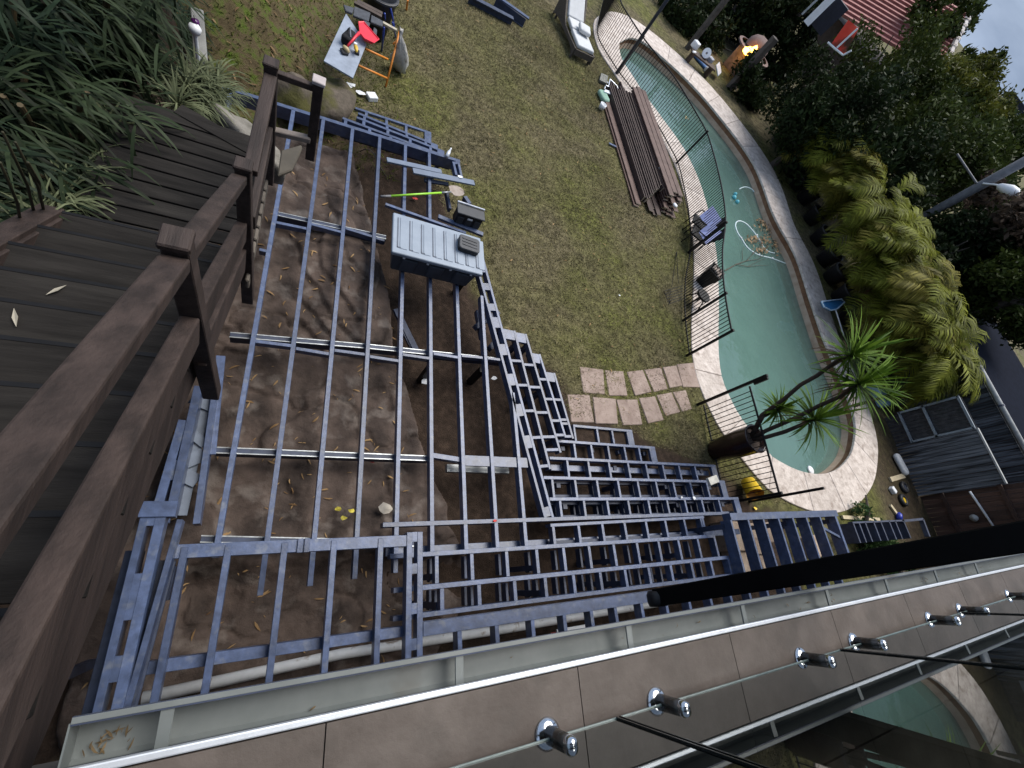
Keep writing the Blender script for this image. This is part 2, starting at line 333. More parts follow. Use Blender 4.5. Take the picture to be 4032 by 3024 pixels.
def ground_material():
    m = bpy.data.materials.new('garden ground'); m.use_nodes = True; n = m.node_tree; n.nodes.clear(); L = n.links.new
    o = n.nodes.new('ShaderNodeOutputMaterial'); b = n.nodes.new('ShaderNodeBsdfPrincipled'); L(b.outputs[0], o.inputs[0])
    g = n.nodes.new('ShaderNodeNewGeometry')
    def noise(s, d=5, r=.6):
        t = n.nodes.new('ShaderNodeTexNoise'); t.inputs['Scale'].default_value = s; t.inputs['Detail'].default_value = d; t.inputs['Roughness'].default_value = r; L(g.outputs['Position'], t.inputs['Vector']); return t.outputs[0]
    def ramp(v, a, ca, b_, cb, mid=None):
        r = n.nodes.new('ShaderNodeValToRGB'); r.color_ramp.elements[0].position = a; r.color_ramp.elements[0].color = (*ca, 1); r.color_ramp.elements[1].position = b_; r.color_ramp.elements[1].color = (*cb, 1)
        if mid: e = r.color_ramp.elements.new(mid[0]); e.color = (*mid[1], 1)
        L(v, r.inputs[0]); return r.outputs[0]
    def mix(f, a, c):
        k = n.nodes.new('ShaderNodeMix'); k.data_type = 'RGBA'; L(f, k.inputs[0]); L(a, k.inputs[6]); L(c, k.inputs[7]); return k.outputs[2]
    dry = ramp(noise(28, 6, .7), .3, (.06, .05, .024), .72, (.215, .185, .11)); green = ramp(noise(24, 6, .7), .3, (.055, .06, .016), .72, (.19, .19, .06))
    patch = ramp(noise(.55, 4, .55), .42, (0, 0, 0), .66, (1, 1, 1)); lawn = mix(patch, dry, green); tuft = ramp(noise(5.5, 6, .7), .36, (.42, .42, .42), .62, (1.25, 1.25, 1.25)); mul = n.nodes.new('ShaderNodeMix'); mul.data_type = 'RGBA'; mul.blend_type = 'MULTIPLY'; mul.inputs[0].default_value = 1; L(lawn, mul.inputs[6]); L(tuft, mul.inputs[7]); lawn = mul.outputs[2]
    dirt = ramp(noise(9, 8, .65), .32, (.026, .018, .013), .72, (.085, .058, .042), mid=(.55, (.05, .034, .025)))
    moss = ramp(noise(5, 7, .65), .32, (.05, .036, .018), .66, (.07, .115, .012), mid=(.48, (.095, .072, .038)))
    at = n.nodes.new('ShaderNodeVertexColor'); at.layer_name = 'cover'; sp = n.nodes.new('ShaderNodeSeparateColor'); L(at.outputs[0], sp.inputs[0])
    c = mix(sp.outputs[0], lawn, dirt); c = mix(sp.outputs[1], c, moss)
    L(c, b.inputs['Base Color']); b.inputs['Roughness'].default_value = .9; b.inputs['Specular IOR Level'].default_value = .15
    bp = n.nodes.new('ShaderNodeBump'); bp.inputs['Strength'].default_value = .9; bp.inputs['Distance'].default_value = .03; L(noise(45, 6, .7), bp.inputs['Height']); L(bp.outputs[0], b.inputs['Normal'])
    return m
go = npmesh('ground', np.c_[gx.ravel(), gy.ravel(), gz.ravel()], q, ground_material(), origin=(0, 0, 0), smooth=True); tag(go, kind='structure')
ca = go.data.color_attributes.new('cover', 'FLOAT_COLOR', 'POINT')
ins = inpoly(gx, gy, deck_poly); dd = dist_poly(gx, gy, deck_poly)
edge = fbm(gx, gy, 2.2, 21)
dirtm = np.where(ins, 1.0, 1-sstep(.0, .35, dd+(edge-.5)*.5))
worn = sstep(.56, .66, fbm(gx, gy, .35, 31))*.35*((gx > 1) & (gx < 8)); shed = sstep(14.5, 16.5, gx)*sstep(-2, 0, 2.6-gy)*.8
dirtm = np.clip(np.maximum(np.maximum(np.maximum(dirtm, worn), shed), (gx < -1.5)*(gy < 7.2)*1.0), 0, 1)
mossm = (1-sstep(-.5, 1.1, gx+(edge-.5)*1.2))*sstep(6.9, 7.5, gy)*(.6+.5*fbm(gx, gy, .9, 41)); mossm = np.clip(mossm*((gx > -1.5) | (gy > 7.0)), 0, 1)
ca.data.foreach_set('color', np.stack([dirtm.ravel(), mossm.ravel(), 0*dirtm.ravel(), 1+0*dirtm.ravel()], 1).astype(np.float32).ravel())
# ---- grass blades on the lawn
def blades(n, xr, yr, hmin, hmax, keep, seed, name, m):
    r = np.random.default_rng(seed); x = r.uniform(*xr, n); y = r.uniform(*yr, n); k = keep(x, y); x = x[k]; y = y[k]
    z = terrain(x, y)-.004; n = len(x); a = r.uniform(0, 6.28, n); h = r.uniform(hmin, hmax, n); w = r.uniform(.006, .014, n); lx = r.normal(0, 1.1, n)*h; ly = r.normal(0, 1.1, n)*h
    v = np.empty((n, 3, 3)); v[:,0] = np.c_[x-np.cos(a)*w, y-np.sin(a)*w, z]; v[:,1] = np.c_[x+np.cos(a)*w, y+np.sin(a)*w, z]; v[:,2] = np.c_[x+lx, y+ly, z+h]
    return npmesh(name, v.reshape(-1, 3), np.arange(n*3).reshape(-1, 3), m, origin=(0, 0, 0))
lawnkeep = lambda x, y: (~inpoly(x, y, deck_poly)) & (~inpoly(x, y, outer)) & ~((x < .9) & (y > 6.9) & (x < .9)) & (dist_poly(x, y, deck_poly) > .12)
gr = blades(210000, (1.0, 11.5), (.9, 17.5), .012, .05, lawnkeep, 5, 'grass', leafmat('lawn blades', (.022, .022, .008), (.33, .29, .15), rough=.7, scale=.8, trans=.15))
tag(gr, 'short patchy grass of the lawn between deck frame and pool', 'grass', kind='stuff')
gr2 = blades(9000, (-3.5, 1.4), (7.0, 14), .03, .09, lambda x, y: terrain(x, y) > LAWN-.1, 6, 'moss_grass', leafmat('moss blades', (.03, .033, .01), (.12, .14, .03), rough=.8, scale=1.2, trans=.15))
tag(gr2, 'mossy grass on the rocky bank behind the deck', 'grass', kind='stuff')
# ---- sandstone shelf under the deck
rockm = mat('brown sandstone', (.026, .018, .0145), rough=.85, scale=2.2, col2=(.115, .083, .068), bump=.6, bscale=14, detail=14, patch=((.20, .17, .15), 3.5, .55, .8))
shelf = [W(x, y, -.35) for x, y in [(1130,470),(1406,568),(1440,700),(1473,823),(1500,910),(1530,1100),(1560,1236),(1572,1380),(1631,1507),(1678,1685),(1729,1823),(1808,1978),(1808,2054),(1881,2170),(1935,2286)]]
shelf = [(p.x, p.y) for p in shelf]+[(2.0,-1.3),(-1.5,-1.3),(-1.5,6.7)]
bx = np.arange(-1.6, 2.6, .025); by = np.arange(-1.4, 7.2, .025); sx, sy = np.meshgrid(bx, by)
sin_ = inpoly(sx, sy, shelf); sdd = dist_poly(sx, sy, shelf)*np.where(sin_, 1, -1)
tq = (fbm(sx+.25*sy, sy*.8, .55, 51, 3)+.05*fbm(sx, sy, 3.5, 55))*9.0; tq = np.floor(tq)+sstep(.80, 1.0, tq-np.floor(tq))
top = -.36+(tq/9.0-.47)*.62+(fbm(sx, sy, 4, 52)-.47)*.06-.07*np.exp(-np.abs(fbm(sx, sy, .75, 57)-.47)/.008)+(fbm(sx, sy*2.2, 9, 59)-.47)*.018
lower = (sy < .35)*(-.25)*sstep(0, .3, .35-sy)
szz = -1.35+(top+lower+1.35)*sstep(-.05+.06*(fbm(sx, sy, 3, 53)-.5), .09, sdd+(fbm(sx, sy, 2.2, 54)-.5)*.12)
k2 = len(bx); ii, jj = np.meshgrid(np.arange(len(by)-1), np.arange(len(bx)-1), indexing='ij'); ii = ii.ravel(); jj = jj.ravel()
ro = npmesh('rock_shelf', np.c_[sx.ravel(), sy.ravel(), szz.ravel()], np.stack([ii*k2+jj, ii*k2+jj+1, (ii+1)*k2+jj+1, (ii+1)*k2+jj], 1), rockm, origin=(0, 0, -1), smooth=True); tag(ro, kind='structure')
def boulder(c, size, name, label, m, seed, cat='boulder', rz=0, group=None, sub=3):
    import bmesh
    bm = bmesh.new(); bmesh.ops.create_icosphere(bm, subdivisions=sub, radius=1.0); r = np.random.default_rng(seed); ax = r.normal(size=(9, 3)); ax /= np.linalg.norm(ax, axis=1, keepdims=True); of = r.uniform(.55, .95, 9)
    R3 = Matrix.Rotation(rz, 3, 'Z'); vs = []
    for v in bm.verts:
        p = np.array(v.co); 
        for a, o_ in zip(ax, of):
            dd_ = p@a
            if dd_ > o_: p = p-a*(dd_-o_)*.8
        p = p*(1+.10*math.sin(p[0]*5+seed)*math.sin(p[1]*6+p[2]*4))
        vs.append(Vector(c)+R3 @ Vector((p[0]*size[0], p[1]*size[1], p[2]*size[2])))
    b = MB(); b.add(vs, [tuple(x.index for x in f.verts) for f in bm.faces]); bm.free()
    return tag(b.build(name, m, smooth=True), label, cat, group)
mossrock = mat('mossy sandstone', (.06, .05, .035), rough=.9, scale=3, col2=(.15, .12, .095), bump=.9, bscale=9, patch=((.075, .07, .018), 2.2, .48, .62))
paler = mat('pale weathered stone', (.13, .12, .1), rough=.85, scale=4, col2=(.28, .26, .23), bump=.8, bscale=10)
p = W(1318, 395, -.35); boulder((p.x, p.y, -.45), (.42, .62, .33), 'boulder', 'large grey and brown boulder behind the far deck beam', mossrock, 3, rz=-.3)
p = W(1165, 380, -.25); boulder((p.x-.05, p.y+.15, -.4), (.38, .45, .35), 'boulder', 'small mossy boulder seen between the two far stair posts', mossrock, 5)
p = W(935, 545, 1.7); boulder((p.x, p.y+.12, 1.55), (.55, .16, .33), 'boulder', 'pale split boulder at the end of the stair landing', paler, 8, rz=-.5)
dstone = mat('damp dark stone', (.035, .027, .022), rough=.8, scale=5, col2=(.1, .075, .06), bump=.8)
for i, (x, y, z, s, lab) in enumerate([(1745,1265,-.95,.22,'dark round stone in the hole below the deck joists'),(1630,775,-.95,.30,'reddish stone under the shovel handle'),(1890,1625,-1.0,.20,'flat pale stone on the dirt under the right joists'),(1650,1465,-.92,.2,'broken grey stone near the middle bearer'),(1870,1310,-.9,.26,'brown stone below the diagonal beam'),(1520,895,-.9,.2,'wedge of stone under the left end of the storage box')]):
    p = W(x, y, z); boulder((p.x, p.y, z-.05), (s, s*.8, s*.55), 'stone', lab, dstone, 30+i, 'stone', rz=i)
# ---- pool
pool = thing('swimming_pool', 'long curved in-ground pool with pale stone coping and green water', 'swimming pool', (inner[:,0].mean(), inner[:,1].mean(), -2.1))
copem = mat('pinkish sandstone coping', (.43, .37, .33), rough=.85, scale=5, col2=(.66, .59, .54), bump=1.0, bscale=11, patch=((.27, .215, .18), 6, .55, .78), objvar=.06)
seg = 5
for i in range(0, NP, seg):
    ks = [(i+j) % NP for j in range(seg+1)]; a = inner[ks].copy(); b_ = outer[ks].copy(); e = .006
    for arr in (a, b_):
        d0 = arr[1]-arr[0]; arr[0] += d0/np.linalg.norm(d0)*e; d1 = arr[-2]-arr[-1]; arr[-1] += d1/np.linalg.norm(d1)*e
    a = a-nor[ks]*.03
    mb = MB(); mb.prism([tuple(x) for x in a]+[tuple(x) for x in b_[::-1]], POOLZ-.08, POOLZ+rng.uniform(-.003, .003)); mb.build('coping_stone', copem, pool, bevel=.012)
def ring(z0, z1, off0, off1, name, m):
    a = inner+nor*off0; b_ = inner+nor*off1; n = NP
    return npmesh(name, np.r_[np.c_[a, np.full(n, z0)], np.c_[b_, np.full(n, z1)]], [(i, (i+1) % n, n+(i+1) % n, n+i) for i in range(n)], m, pool, smooth=True)
WATER = POOLZ-.42
ring(POOLZ-.07, POOLZ-.24, .02, .0, 'waterline_band', mat('brown pool wall tile', (.12, .05, .022), rough=.5, scale=6, col2=(.21, .10, .048)))
ring(POOLZ-.24, WATER-.30, .0, -.10, 'pool_ledge', mat('tan pool render', (.33, .23, .16), rough=.7, scale=3, col2=(.47, .36, .27)))
plaster = mat('grey green pool plaster', (.24, .36, .32), rough=.7, scale=1.3, col2=(.34, .46, .42))
ring(WATER-.30, -1.75, -.10, -.30, 'pool_wall', plaster); ring(-1.75, -1.92, -.30, -.62, 'pool_cove', plaster)
fb = MB(); fi = inner-nor*.60; fb.add([(x, y, -1.915) for x, y in fi], [tuple(range(NP))]); fb.build('pool_floor', plaster, pool)
wb = MB(); wb.add([(x, y, WATER) for x, y in (inner-nor*.01)], [tuple(range(NP))] if sum(inner[i][0]*inner[(i+1)%NP][1]-inner[(i+1)%NP][0]*inner[i][1] for i in range(NP)) > 0 else [tuple(range(NP-1, -1, -1))])
wo = wb.build('water', sheetglass('pool water', (.62, .80, .76), ior=1.45, rough=.02, wave=1.8, wstr=.55, murk=((.15, .245, .22), .5))); tag(wo, kind='structure')
# ---- stepping path of square pavers
path = struct_root('path', W(2500, 1560, LAWN))
pavm = mat('pinkish paver', (.25, .185, .155), rough=.85, scale=5, col2=(.36, .28, .24), bump=.35, bscale=25, patch=((.16, .115, .095), 6, .6, .75))
quads = [[(1545,715),(1700,735),(1710,895),(1570,885)],[(1710,738),(1830,745),(1858,905),(1738,903)],[(1850,750),(1955,738),(2012,880),(1905,905)],[(1965,735),(2075,722),(2118,860),(2030,880)],[(2085,720),(2172,708),(2212,840),(2130,855)],[(2175,700),(2290,690),(2330,850),(2215,848)],
         [(1465,895),(1610,895),(1642,1078),(1492,1075)],[(1630,912),(1780,925),(1795,1088),(1650,1085)],[(1785,928),(1922,928),(1955,1092),(1828,1095)],[(1930,920),(2035,908),(2092,1062),(1990,1085)],[(2045,900),(2142,882),(2200,1010),(2105,1038)],[(2150,880),(2235,868),(2275,990),(2212,1008)]]
for qd in quads:
    mb = MB(); pts = [W(*G[(1,1)](x, y), LAWN+.03) for x, y in qd]; mb.prism([(p.x, p.y) for p in pts], LAWN-.05, LAWN+.03+random.uniform(-.008, .01)); mb.build('paver', pavm, path, bevel=.012)
# ---- leaves fallen on rock and lawn
def litter(n, spots, name, m, lmin, lmax, label, seed):
    r = np.random.default_rng(seed); V = []; F = []
    for i in range(n):
        x, y, z = spots(r); L_ = r.uniform(lmin, lmax); w = L_*r.uniform(.12, .22); a = r.uniform(0, 6.28); ca_, sa = math.cos(a), math.sin(a); cv = r.uniform(-.3, .3); k = len(V); lift = r.uniform(.004, .02)
        for t, ww in ((-1, 0), (-.4, 1), (.35, .8), (1, 0)):
            cx_, cy_ = t*L_/2, cv*L_*(1-t*t)*.4
            for sgn in (1, -1):
                lx, ly = cx_, cy_+sgn*ww*w/2+1e-4*sgn; V.append((x+lx*ca_-ly*sa, y+lx*sa+ly*ca_, z+lift*(1-t*t*.8)))
        for j in range(3): F.append((k+2*j, k+2*j+1, k+2*j+3, k+2*j+2))
    return tag(npmesh(name, V, F, m, origin=(0, 0, 0)), label, 'leaf litter', kind='stuff')
tan = leafmat('dry gum leaves', (.12, .065, .03), (.42, .28, .14), rough=.7, scale=3, trans=.1)
def on_rock(r):
    while True:
        x = r.uniform(-1.3, 2.0); y = r.uniform(-.9, 6.6)
        i = int((y+1.4)/.025); j = int((x+1.6)/.025)
        if szz[i, j] > -.8: return x, y, szz[i, j]+.01
litter(300, on_rock, 'leaf_litter', tan, .03, .14, 'dry tan gum leaves scattered on the rock under the joists', 71)
def on_lawn(r):
    while True:
        x = r.uniform(1, 9); y = r.uniform(2.5, 15)
        if lawnkeep(np.array([x]), np.array([y]))[0]: return x, y, float(terrain(x, y))+.025
litter(170, on_lawn, 'lawn_leaves', tan, .05, .12, 'pale dry leaves scattered over the lawn', 72)
def on_bank(r):
    x = r.uniform(-3.2, .3); y = r.uniform(7.1, 10.5); return x, y, float(terrain(x, y))+.02
litter(230, on_bank, 'bank_leaves', leafmat('dull dry leaves', (.07, .042, .022), (.25, .17, .09), rough=.8, scale=3, trans=.1), .06, .2, 'long dry leaves lying on the mossy bank behind the deck', 73)
# ================================================================== HOUSE EDGE: balcony, gutter, glass
TZ = 3.87                            # balcony tile level
house = thing('house', 'house wall and balcony slab that the photo is taken from', 'house', (2.0, -2.0, -.8))
render_ = mat('dark render', (.10, .095, .09), rough=.8, scale=3, var=.2, bump=.15)
mb = MB(); mb.box((11.0, -1.35, (TZ-.3-.8)/2), (24.5, .25, TZ-.3+.8)); mb.build('wall', render_, house)                       # ground floor wall under the balcony
mb = MB(); mb.box((11.0, -2.45, TZ-.17), (24.5, 4.12, .30)); mb.build('balcony_slab', render_, house)
mb = MB(); mb.box((11.0, -3.6, TZ+1.45), (24.5, .2, 2.9)); mb.build('shade_wall', mat('charcoal shade wall', (.035, .035, .037), rough=.7), house)  # unseen wall, added to block the sky and keep the balcony dark
mb = MB(); mb.box((11.0, -1.95, TZ+3.0), (24.5, 3.7, .2)); mb.build('shade_roof', render_, house)  # unseen roof, added and extended outward to shade balcony and deck
mb = MB()
tilem = mat('brown porcelain tile', (.085, .068, .058), rough=.45, scale=4, col2=(.135, .112, .098), bump=.1, bscale=30, patch=((.065, .054, .046), 5, .5, .8), objvar=.06)
tx = [(-1.58+.9*i) for i in range(28)]
for i in range(27):
    for j, (y0, y1) in enumerate([(-.368, -.968), (-.973, -1.573)]):
        mb = MB(); mb.box(((tx[i]+tx[i+1])/2+.008*0, (y0+y1)/2, TZ-.0075), (.896, .596, .015)); mb.build('floor_tile', tilem, house)
# gutter along the slab edge
gut = thing('gutter', 'pale grey eaves gutter with straps running along the balcony edge', 'gutter', (-.38, -.31, TZ-.12))
gutm = mat('pale grey gutter paint', (.12, .135, .133), rough=.32, scale=5, col2=(.165, .18, .178), spec=.6, patch=((.09, .08, .065), 3.0, .64, .8))
GX0, GX1 = W(*G[(0,2)](440, 1450), TZ-.03).x, 23.0; gy1, gy0 = -.262, -.366
prof = [(gy0, TZ-.03), (gy0, TZ-.105), (gy0+.012, TZ-.118), (gy1-.016, TZ-.118), (gy1-.004, TZ-.105), (gy1-.004, TZ-.035), (gy1, TZ-.03), (gy1+.010, TZ-.03), (gy1+.010, TZ-.042)]
mb = MB(); vs = []; n = len(prof)
for x in (GX0, GX1): vs += [(x, a, b) for a, b in prof]
mb.add(vs, [(i, i+1, n+i+1, n+i) for i in range(n-1)])
o = mb.build('channel', gutm, gut); sm = o.modifiers.new('thick', 'SOLIDIFY'); sm.thickness = .003
mb = MB(); mb.beam((GX0, gy1+.004, TZ-.0285), (GX1, gy1+.004, TZ-.0285), .02, .004); mb.build('outer_lip', steeld, gut)
mb = MB(); mb.box((GX0-.002, (gy0+gy1)/2, TZ-.075), (.004, gy1-gy0, .09)); mb.build('end_cap', gutm, gut)
for (cc, x, y) in [((0,2),1060,1430),((1,2),765,1040),((1,2),1870,820),((2,2),400,675),((2,2),945,560),((2,2),1330,490),((2,2),1650,430),((2,2),1915,385)]:
    X = W(*G[cc](x, y), TZ-.04).x
    mb = MB(); mb.beam((X, gy0, TZ-.04), (X, gy1, TZ-.034), .03, .008); mb.beam((X, gy1-.004, TZ-.036), (X, gy1-.004, TZ-.08), .022, .004, up=(0, 1, 0)); mb.build('strap', gutm, gut, bevel=.001)
trm = thing('edge_trim', 'bright aluminium edge trim between gutter and brown tiles', 'trim', (-.4, -.36, TZ))
alu = mat('brushed aluminium', (.70, .74, .80), rough=.4, metal=.5, var=.06, scale=20)
mb = MB(); mb.beam((GX0-.1, -.3565, TZ+.004), (23, -.3565, TZ+.004), .019, .02); mb.build('angle', alu, trm, bevel=.004, seg=2)
mb = MB(); mb.beam((GX0-.1, -.3655, TZ-.017), (23, -.3655, TZ-.017), .008, .07); mb.build('drip_strip', steeld, trm)
# gum leaf debris inside the gutter
def in_gutter(r):
    x = r.choice([r.uniform(GX0+.02, GX0+.12), r.uniform(2.4, 3.4), r.uniform(4.4, 6.5), r.uniform(0, 3)], p=[.35, .1, .35, .2]); return x, r.uniform(gy0+.015, gy0+.06), TZ-.112
litter(55, in_gutter, 'gutter_debris', leafmat('gutter leaves', (.035, .025, .015), (.25, .18, .1), scale=5), .008, .032, 'dead leaves and grit caught inside the gutter', 74)
# glass balustrade
GY = -.545
glassm = sheetglass('balustrade glass', (.42, .50, .47), ior=2.0)
edgem = mat('polished glass edge', (.15, .19, .185), rough=.2, spec=.6)
dedge = mat('dark glass edge', (.01, .013, .013), rough=.2)
spig = mat('polished stainless', (.6, .62, .65), rough=.12, metal=1.0, var=.05)
gapsX = [W(*G[(1,2)](1805, 1330), TZ+.06).x, W(*G[(2,2)](1040, 895), TZ+.06).x, W(*G[(2,2)](1830, 675), TZ+.06).x]
ed = [gapsX[0]-1.35]+gapsX+[gapsX[2]+1.35, gapsX[2]+2.7, gapsX[2]+4.05]
panels = ['clear glass balustrade panel nearest the camera, left of the dark joints', 'clear glass balustrade panel right of the first dark joint', 'clear glass balustrade panel right of the second dark joint', 'clear glass balustrade panel right of the third dark joint', 'far glass balustrade panel at the right edge', 'last glass balustrade panel beyond the right edge']
for i in range(len(ed)-1):
    a, b_ = ed[i]+.008, ed[i+1]-.008
    t = thing('glass_panel', panels[i], 'glass panel', ((a+b_)/2, GY, TZ+.05))
    mb = MB(); mb.add([(a, GY, TZ+.05), (b_, GY, TZ+.05), (b_, GY, TZ+1.05), (a, GY, TZ+1.05)], [(3, 2, 1, 0)]); mb.build('pane', glassm, t)
    for x in (a, b_):
        mb = MB(); mb.beam((x, GY, TZ+.05), (x, GY, TZ+1.05), .006, .012, up=(0, 1, 0), top=False); mb.build('side_edge', dedge, t)
    for z in (TZ+.05, TZ+1.05):
        mb = MB(); mb.beam((a, GY, z), (b_, GY, z), .009, .005, top=False); mb.build('edge', edgem, t)
sp_px = [((1,2),1330,1400),((1,2),2035,1190),((2,2),765,940),((2,2),1105,840),((2,2),1595,695),((2,2),1795,640),((2,2),2110,550)]
slab = ['nearest the camera, the leftmost one', 'second from the left', 'third from the left', 'fourth from the left, right after a dark joint', 'fifth from the left', 'sixth from the left', 'at the right edge of the picture']
for (cc, x, y), l in zip(sp_px, slab):
    P0 = W(*G[cc](x, y), TZ); P0.y = GY+.02
    t = thing('spigot', 'polished steel glass clamp on the tiles, '+l, 'glass clamp', (P0.x, GY, TZ), 'glass clamps along the balustrade')
    mb = MB(); mb.lathe((P0.x, GY, TZ), [(.0, .0), (.050, .0), (.050, .006), (.040, .014), (.027, .020), (.0, .021)], n=28); mb.build('base_flange', spig, t, smooth=True)
    for sgn in (1,):
        mb = MB(); mb.lathe((P0.x, GY+sgn*.006, TZ), [(.0, .018), (.024, .018), (.022, .15), (.0, .15)], n=20); cp = mb.build('clamp_post', mat('stainless toned by tile reflection', (.085, .078, .072), rough=.25, metal=.7), t, smooth=True)  # dark brown of the mirrored tiles is put into the post colour
        mb = MB(); mb.lathe((P0.x, GY+sgn*.006, TZ), [(.0235, .136), (.0235, .15), (.016, .163), (.0, .165)], n=20); mb.build('post_tip', spig, cp, smooth=True)
# black steel beam climbing along the house
bm_ = MB(); q0 = Vector((0, 0, CAMZ))+Vector(ray(2688, 2336))*3.25; q1 = Vector((0, 0, CAMZ))+Vector(ray(4032, 2113))*1.9      # its width in the photo gives the distance
d = (q1-q0); q0 = q0-d*.135; q1 = q1+d*.5
bm_.beam(q0, q1, .09, .125, top=False, up=(0, 1, 0)); bt = bm_.build('steel_beam', mat('matt black steel', (.004, .004, .0045), rough=.55, spec=.12), bevel=.006); tag(bt, 'black steel beam rising to the right just outside the gutter', 'steel beam')
hb = MB(); hb.lathe(q0-Vector((0, .06, 0)), [(.0, .0), (.07, .0), (.08, .03), (.08, .08), (.065, .11), (.0, .11)], axis=(0, 1, 0), n=24); ho = hb.build('hinge_plate', blackp, smooth=True)
ho.parent = bt; ho.location = Vector(ho.location)-Vector(bt.location)
# ================================================================== TIMBER STAIR AND LANDING (left)
LZ = 2.0
st = thing('timber_stair', 'brown timber stair and landing with handrail along the left side', 'stairs', (-1.0, 3.0, .9))
SX0, SX1 = -1.5, -.47
rail_m = railwood
for i in range(10):                                  # landing boards
    y1 = 2.464+.145*i; y0 = y1+.016; y2 = y1+.145
    x1 = SX1+.06
    mb = MB(); mb.box(((SX0+x1)/2, (y0+y2)/2, LZ-.0125), (x1-SX0, y2-y0, .025)); mb.build('landing_board', boardwood, st, bevel=.003)
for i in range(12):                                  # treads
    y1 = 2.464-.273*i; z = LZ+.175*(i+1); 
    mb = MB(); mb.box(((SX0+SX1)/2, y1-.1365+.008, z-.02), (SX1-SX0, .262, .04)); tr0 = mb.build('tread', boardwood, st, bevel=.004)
    mb = MB(); mb.box(((SX0+SX1)/2, y1-.0065, z+.0015), (SX1-SX0-.01, .02, .003)); mb.build('shadow_strip', black, tr0)  # black strip painted in for the shadow gap below each tread edge
sl = .175/.273
for x in (SX0+.02, SX1-.03):                           # stringers
    mb = MB(); mb.beam((x, 2.5, LZ+.12), (x, -.85, LZ+.12+3.35*sl), .05, .32); mb.build('stringer', rail_m, st, bevel=.004)
for x in (SX0+.02, SX1-.02):
    mb = MB(); mb.beam((x, 2.46, LZ-.027), (x, 3.9, LZ-.027), .05, .2); mb.build('landing_beam', rail_m, st, bevel=.004)
mb = MB(); mb.beam((SX0, 3.9, LZ-.027), (SX1, 3.9, LZ-.027), .05, .2); mb.build('landing_beam', rail_m, st)
RX = -.415
def rz_(y): return LZ+1.0+max(0, (2.45-y))*sl
def rail(y0, y1, dz, w, h, x=RX):
    mb = MB(); mb.beam((x, y0, rz_(y0)+dz), (x, y1, rz_(y1)+dz), w, h); return mb.build('handrail' if dz == 0 else 'mid_rail', rail_m, st, bevel=.008, seg=2)
rail(3.47, 2.50, 0, .085, .05, x=-.37); rail(2.41, 1.24, 0, .085, .055); rail(1.15, -.9, 0, .095, .055)
for dz in (-.44,):
    rail(3.46, 2.50, dz, .055, .14, x=-.37); rail(2.41, 1.24, dz, .07, .14); rail(1.15, -.9, dz, .075, .14)
rail(2.41, 1.24, -.74, .05, .19)
for x, y, z1, z0 in [(-.375, 3.52, LZ+1.03, LZ-.1), (-.40, 2.455, LZ+1.05, LZ-.52), (-.415, 1.195, rz_(1.195)+.05, rz_(1.195)-1.48)]:
    mb = MB(); mb.box((x, y, (z0+z1)/2), (.088, .088, z1-z0)); mb.build('post', rail_m, st, bevel=.005)
    mb = MB(); mb.box((x, y, z1+.018), (.102, .102, .034)); mb.build('post_cap', rail_m, st, bevel=.007)
pb = (-.055, 3.60)
mb = MB(); mb.box((pb[0], pb[1], LZ+.62), (.075, .075, .74)); mb.build('post', rail_m, st, bevel=.005)
mb = MB(); mb.box((pb[0], pb[1], LZ+1.005), (.095, .095, .03)); mb.build('post_cap', mat('pale worn cap', (.42, .37, .36), rough=.7), st, bevel=.005)
mb = MB(); mb.beam((-.35, 3.53, LZ+1.0), (-.09, 3.6, LZ+.96), .045, .05); mb.build('handrail', rail_m, st, bevel=.004)
mb = MB(); mb.beam((-.35, 3.52, LZ+.50), (-.07, 3.57, LZ+.50), .06, .05); mb.build('mid_rail', mat('grey worn rail', (.21, .175, .15), rough=.7, bump=.2), st, bevel=.006)
mb = MB(); mb.prism([tuple(W(x, y, LZ-.05).xy) for x, y in [(1107,590),(1187,568),(1190,582),(1165,640),(1150,668),(1093,690)]], LZ-.09, LZ-.05); mb.build('side_step', mat('olive worn timber', (.075, .064, .048), rough=.7, scale=5), st, bevel=.01)

mb = MB(); mb.beam((SX0-.04, 2.5, LZ+.16), (SX0-.04, -.85, LZ+.16+3.35*sl), .13, .05); mb.build('side_capping', rail_m, st, bevel=.006)
mb = MB(); mb.beam(W(700, 425, LZ+.01), W(985, 585, LZ+.01), .13, .025); mb.build('landing_board', boardwood, st, bevel=.003)
for i in range(8):                                   # notched ends of the landing boards
    y = 2.40+.145*i; mb = MB(); mb.box((SX1+.085, y, LZ-.09), (.03, .125, .12)); mb.build('board_end', mat('grey worn board end', (.13, .11, .09), rough=.8, bump=.4), st, bevel=.01)
# ================================================================== DECK SUBFRAME (painted steel)
def bar(root, p0, p1, name='joist', w=.05, h=.10, m=None, bev=.003):
    mb = MB(); mb.beam(p0, p1, w, h); return mb.build(name, m or steel, root, bevel=bev)
deck = thing('deck_frame', 'slate blue steel joist frame of the unfinished main deck over brown rock', 'deck frame', (1.0, 3.5, -.9))
JX = [-.42, .022, .48, .933, 1.387, 1.833, 2.286, 2.732, 3.175]
y0s = [W(857,2195).y, W(1024,2345).y, W(1221,2308).y, W(1396,2280).y, W(1557,2256).y, .26, .26, .26, .26]
y1s = [7.02, 7.05, 7.09, 7.13, 7.17, 7.2, W(1800,960).y, W(1905,1165).y, W(2022,1545).y]
for X, a, b_ in zip(JX, y0s, y1s): bar(deck, (X, a, 0), (X, b_, 0), 'joist', .055, .12)
tb0, tb1 = W(870, 338), W(1812, 634)
bar(deck, tb0, tb1, 'edge_beam', .07, .22)
bar(deck, W(905, 355), W(885, 440), 'joist', .06, .15)                      # short return under the plants
e0 = W(850, 1450); e1 = W(784, 2000); bar(deck, e0, e1, 'edge_joist', .06, .16)
def px(crop, pts): return [W(*crop(x, y)) for x, y in pts]
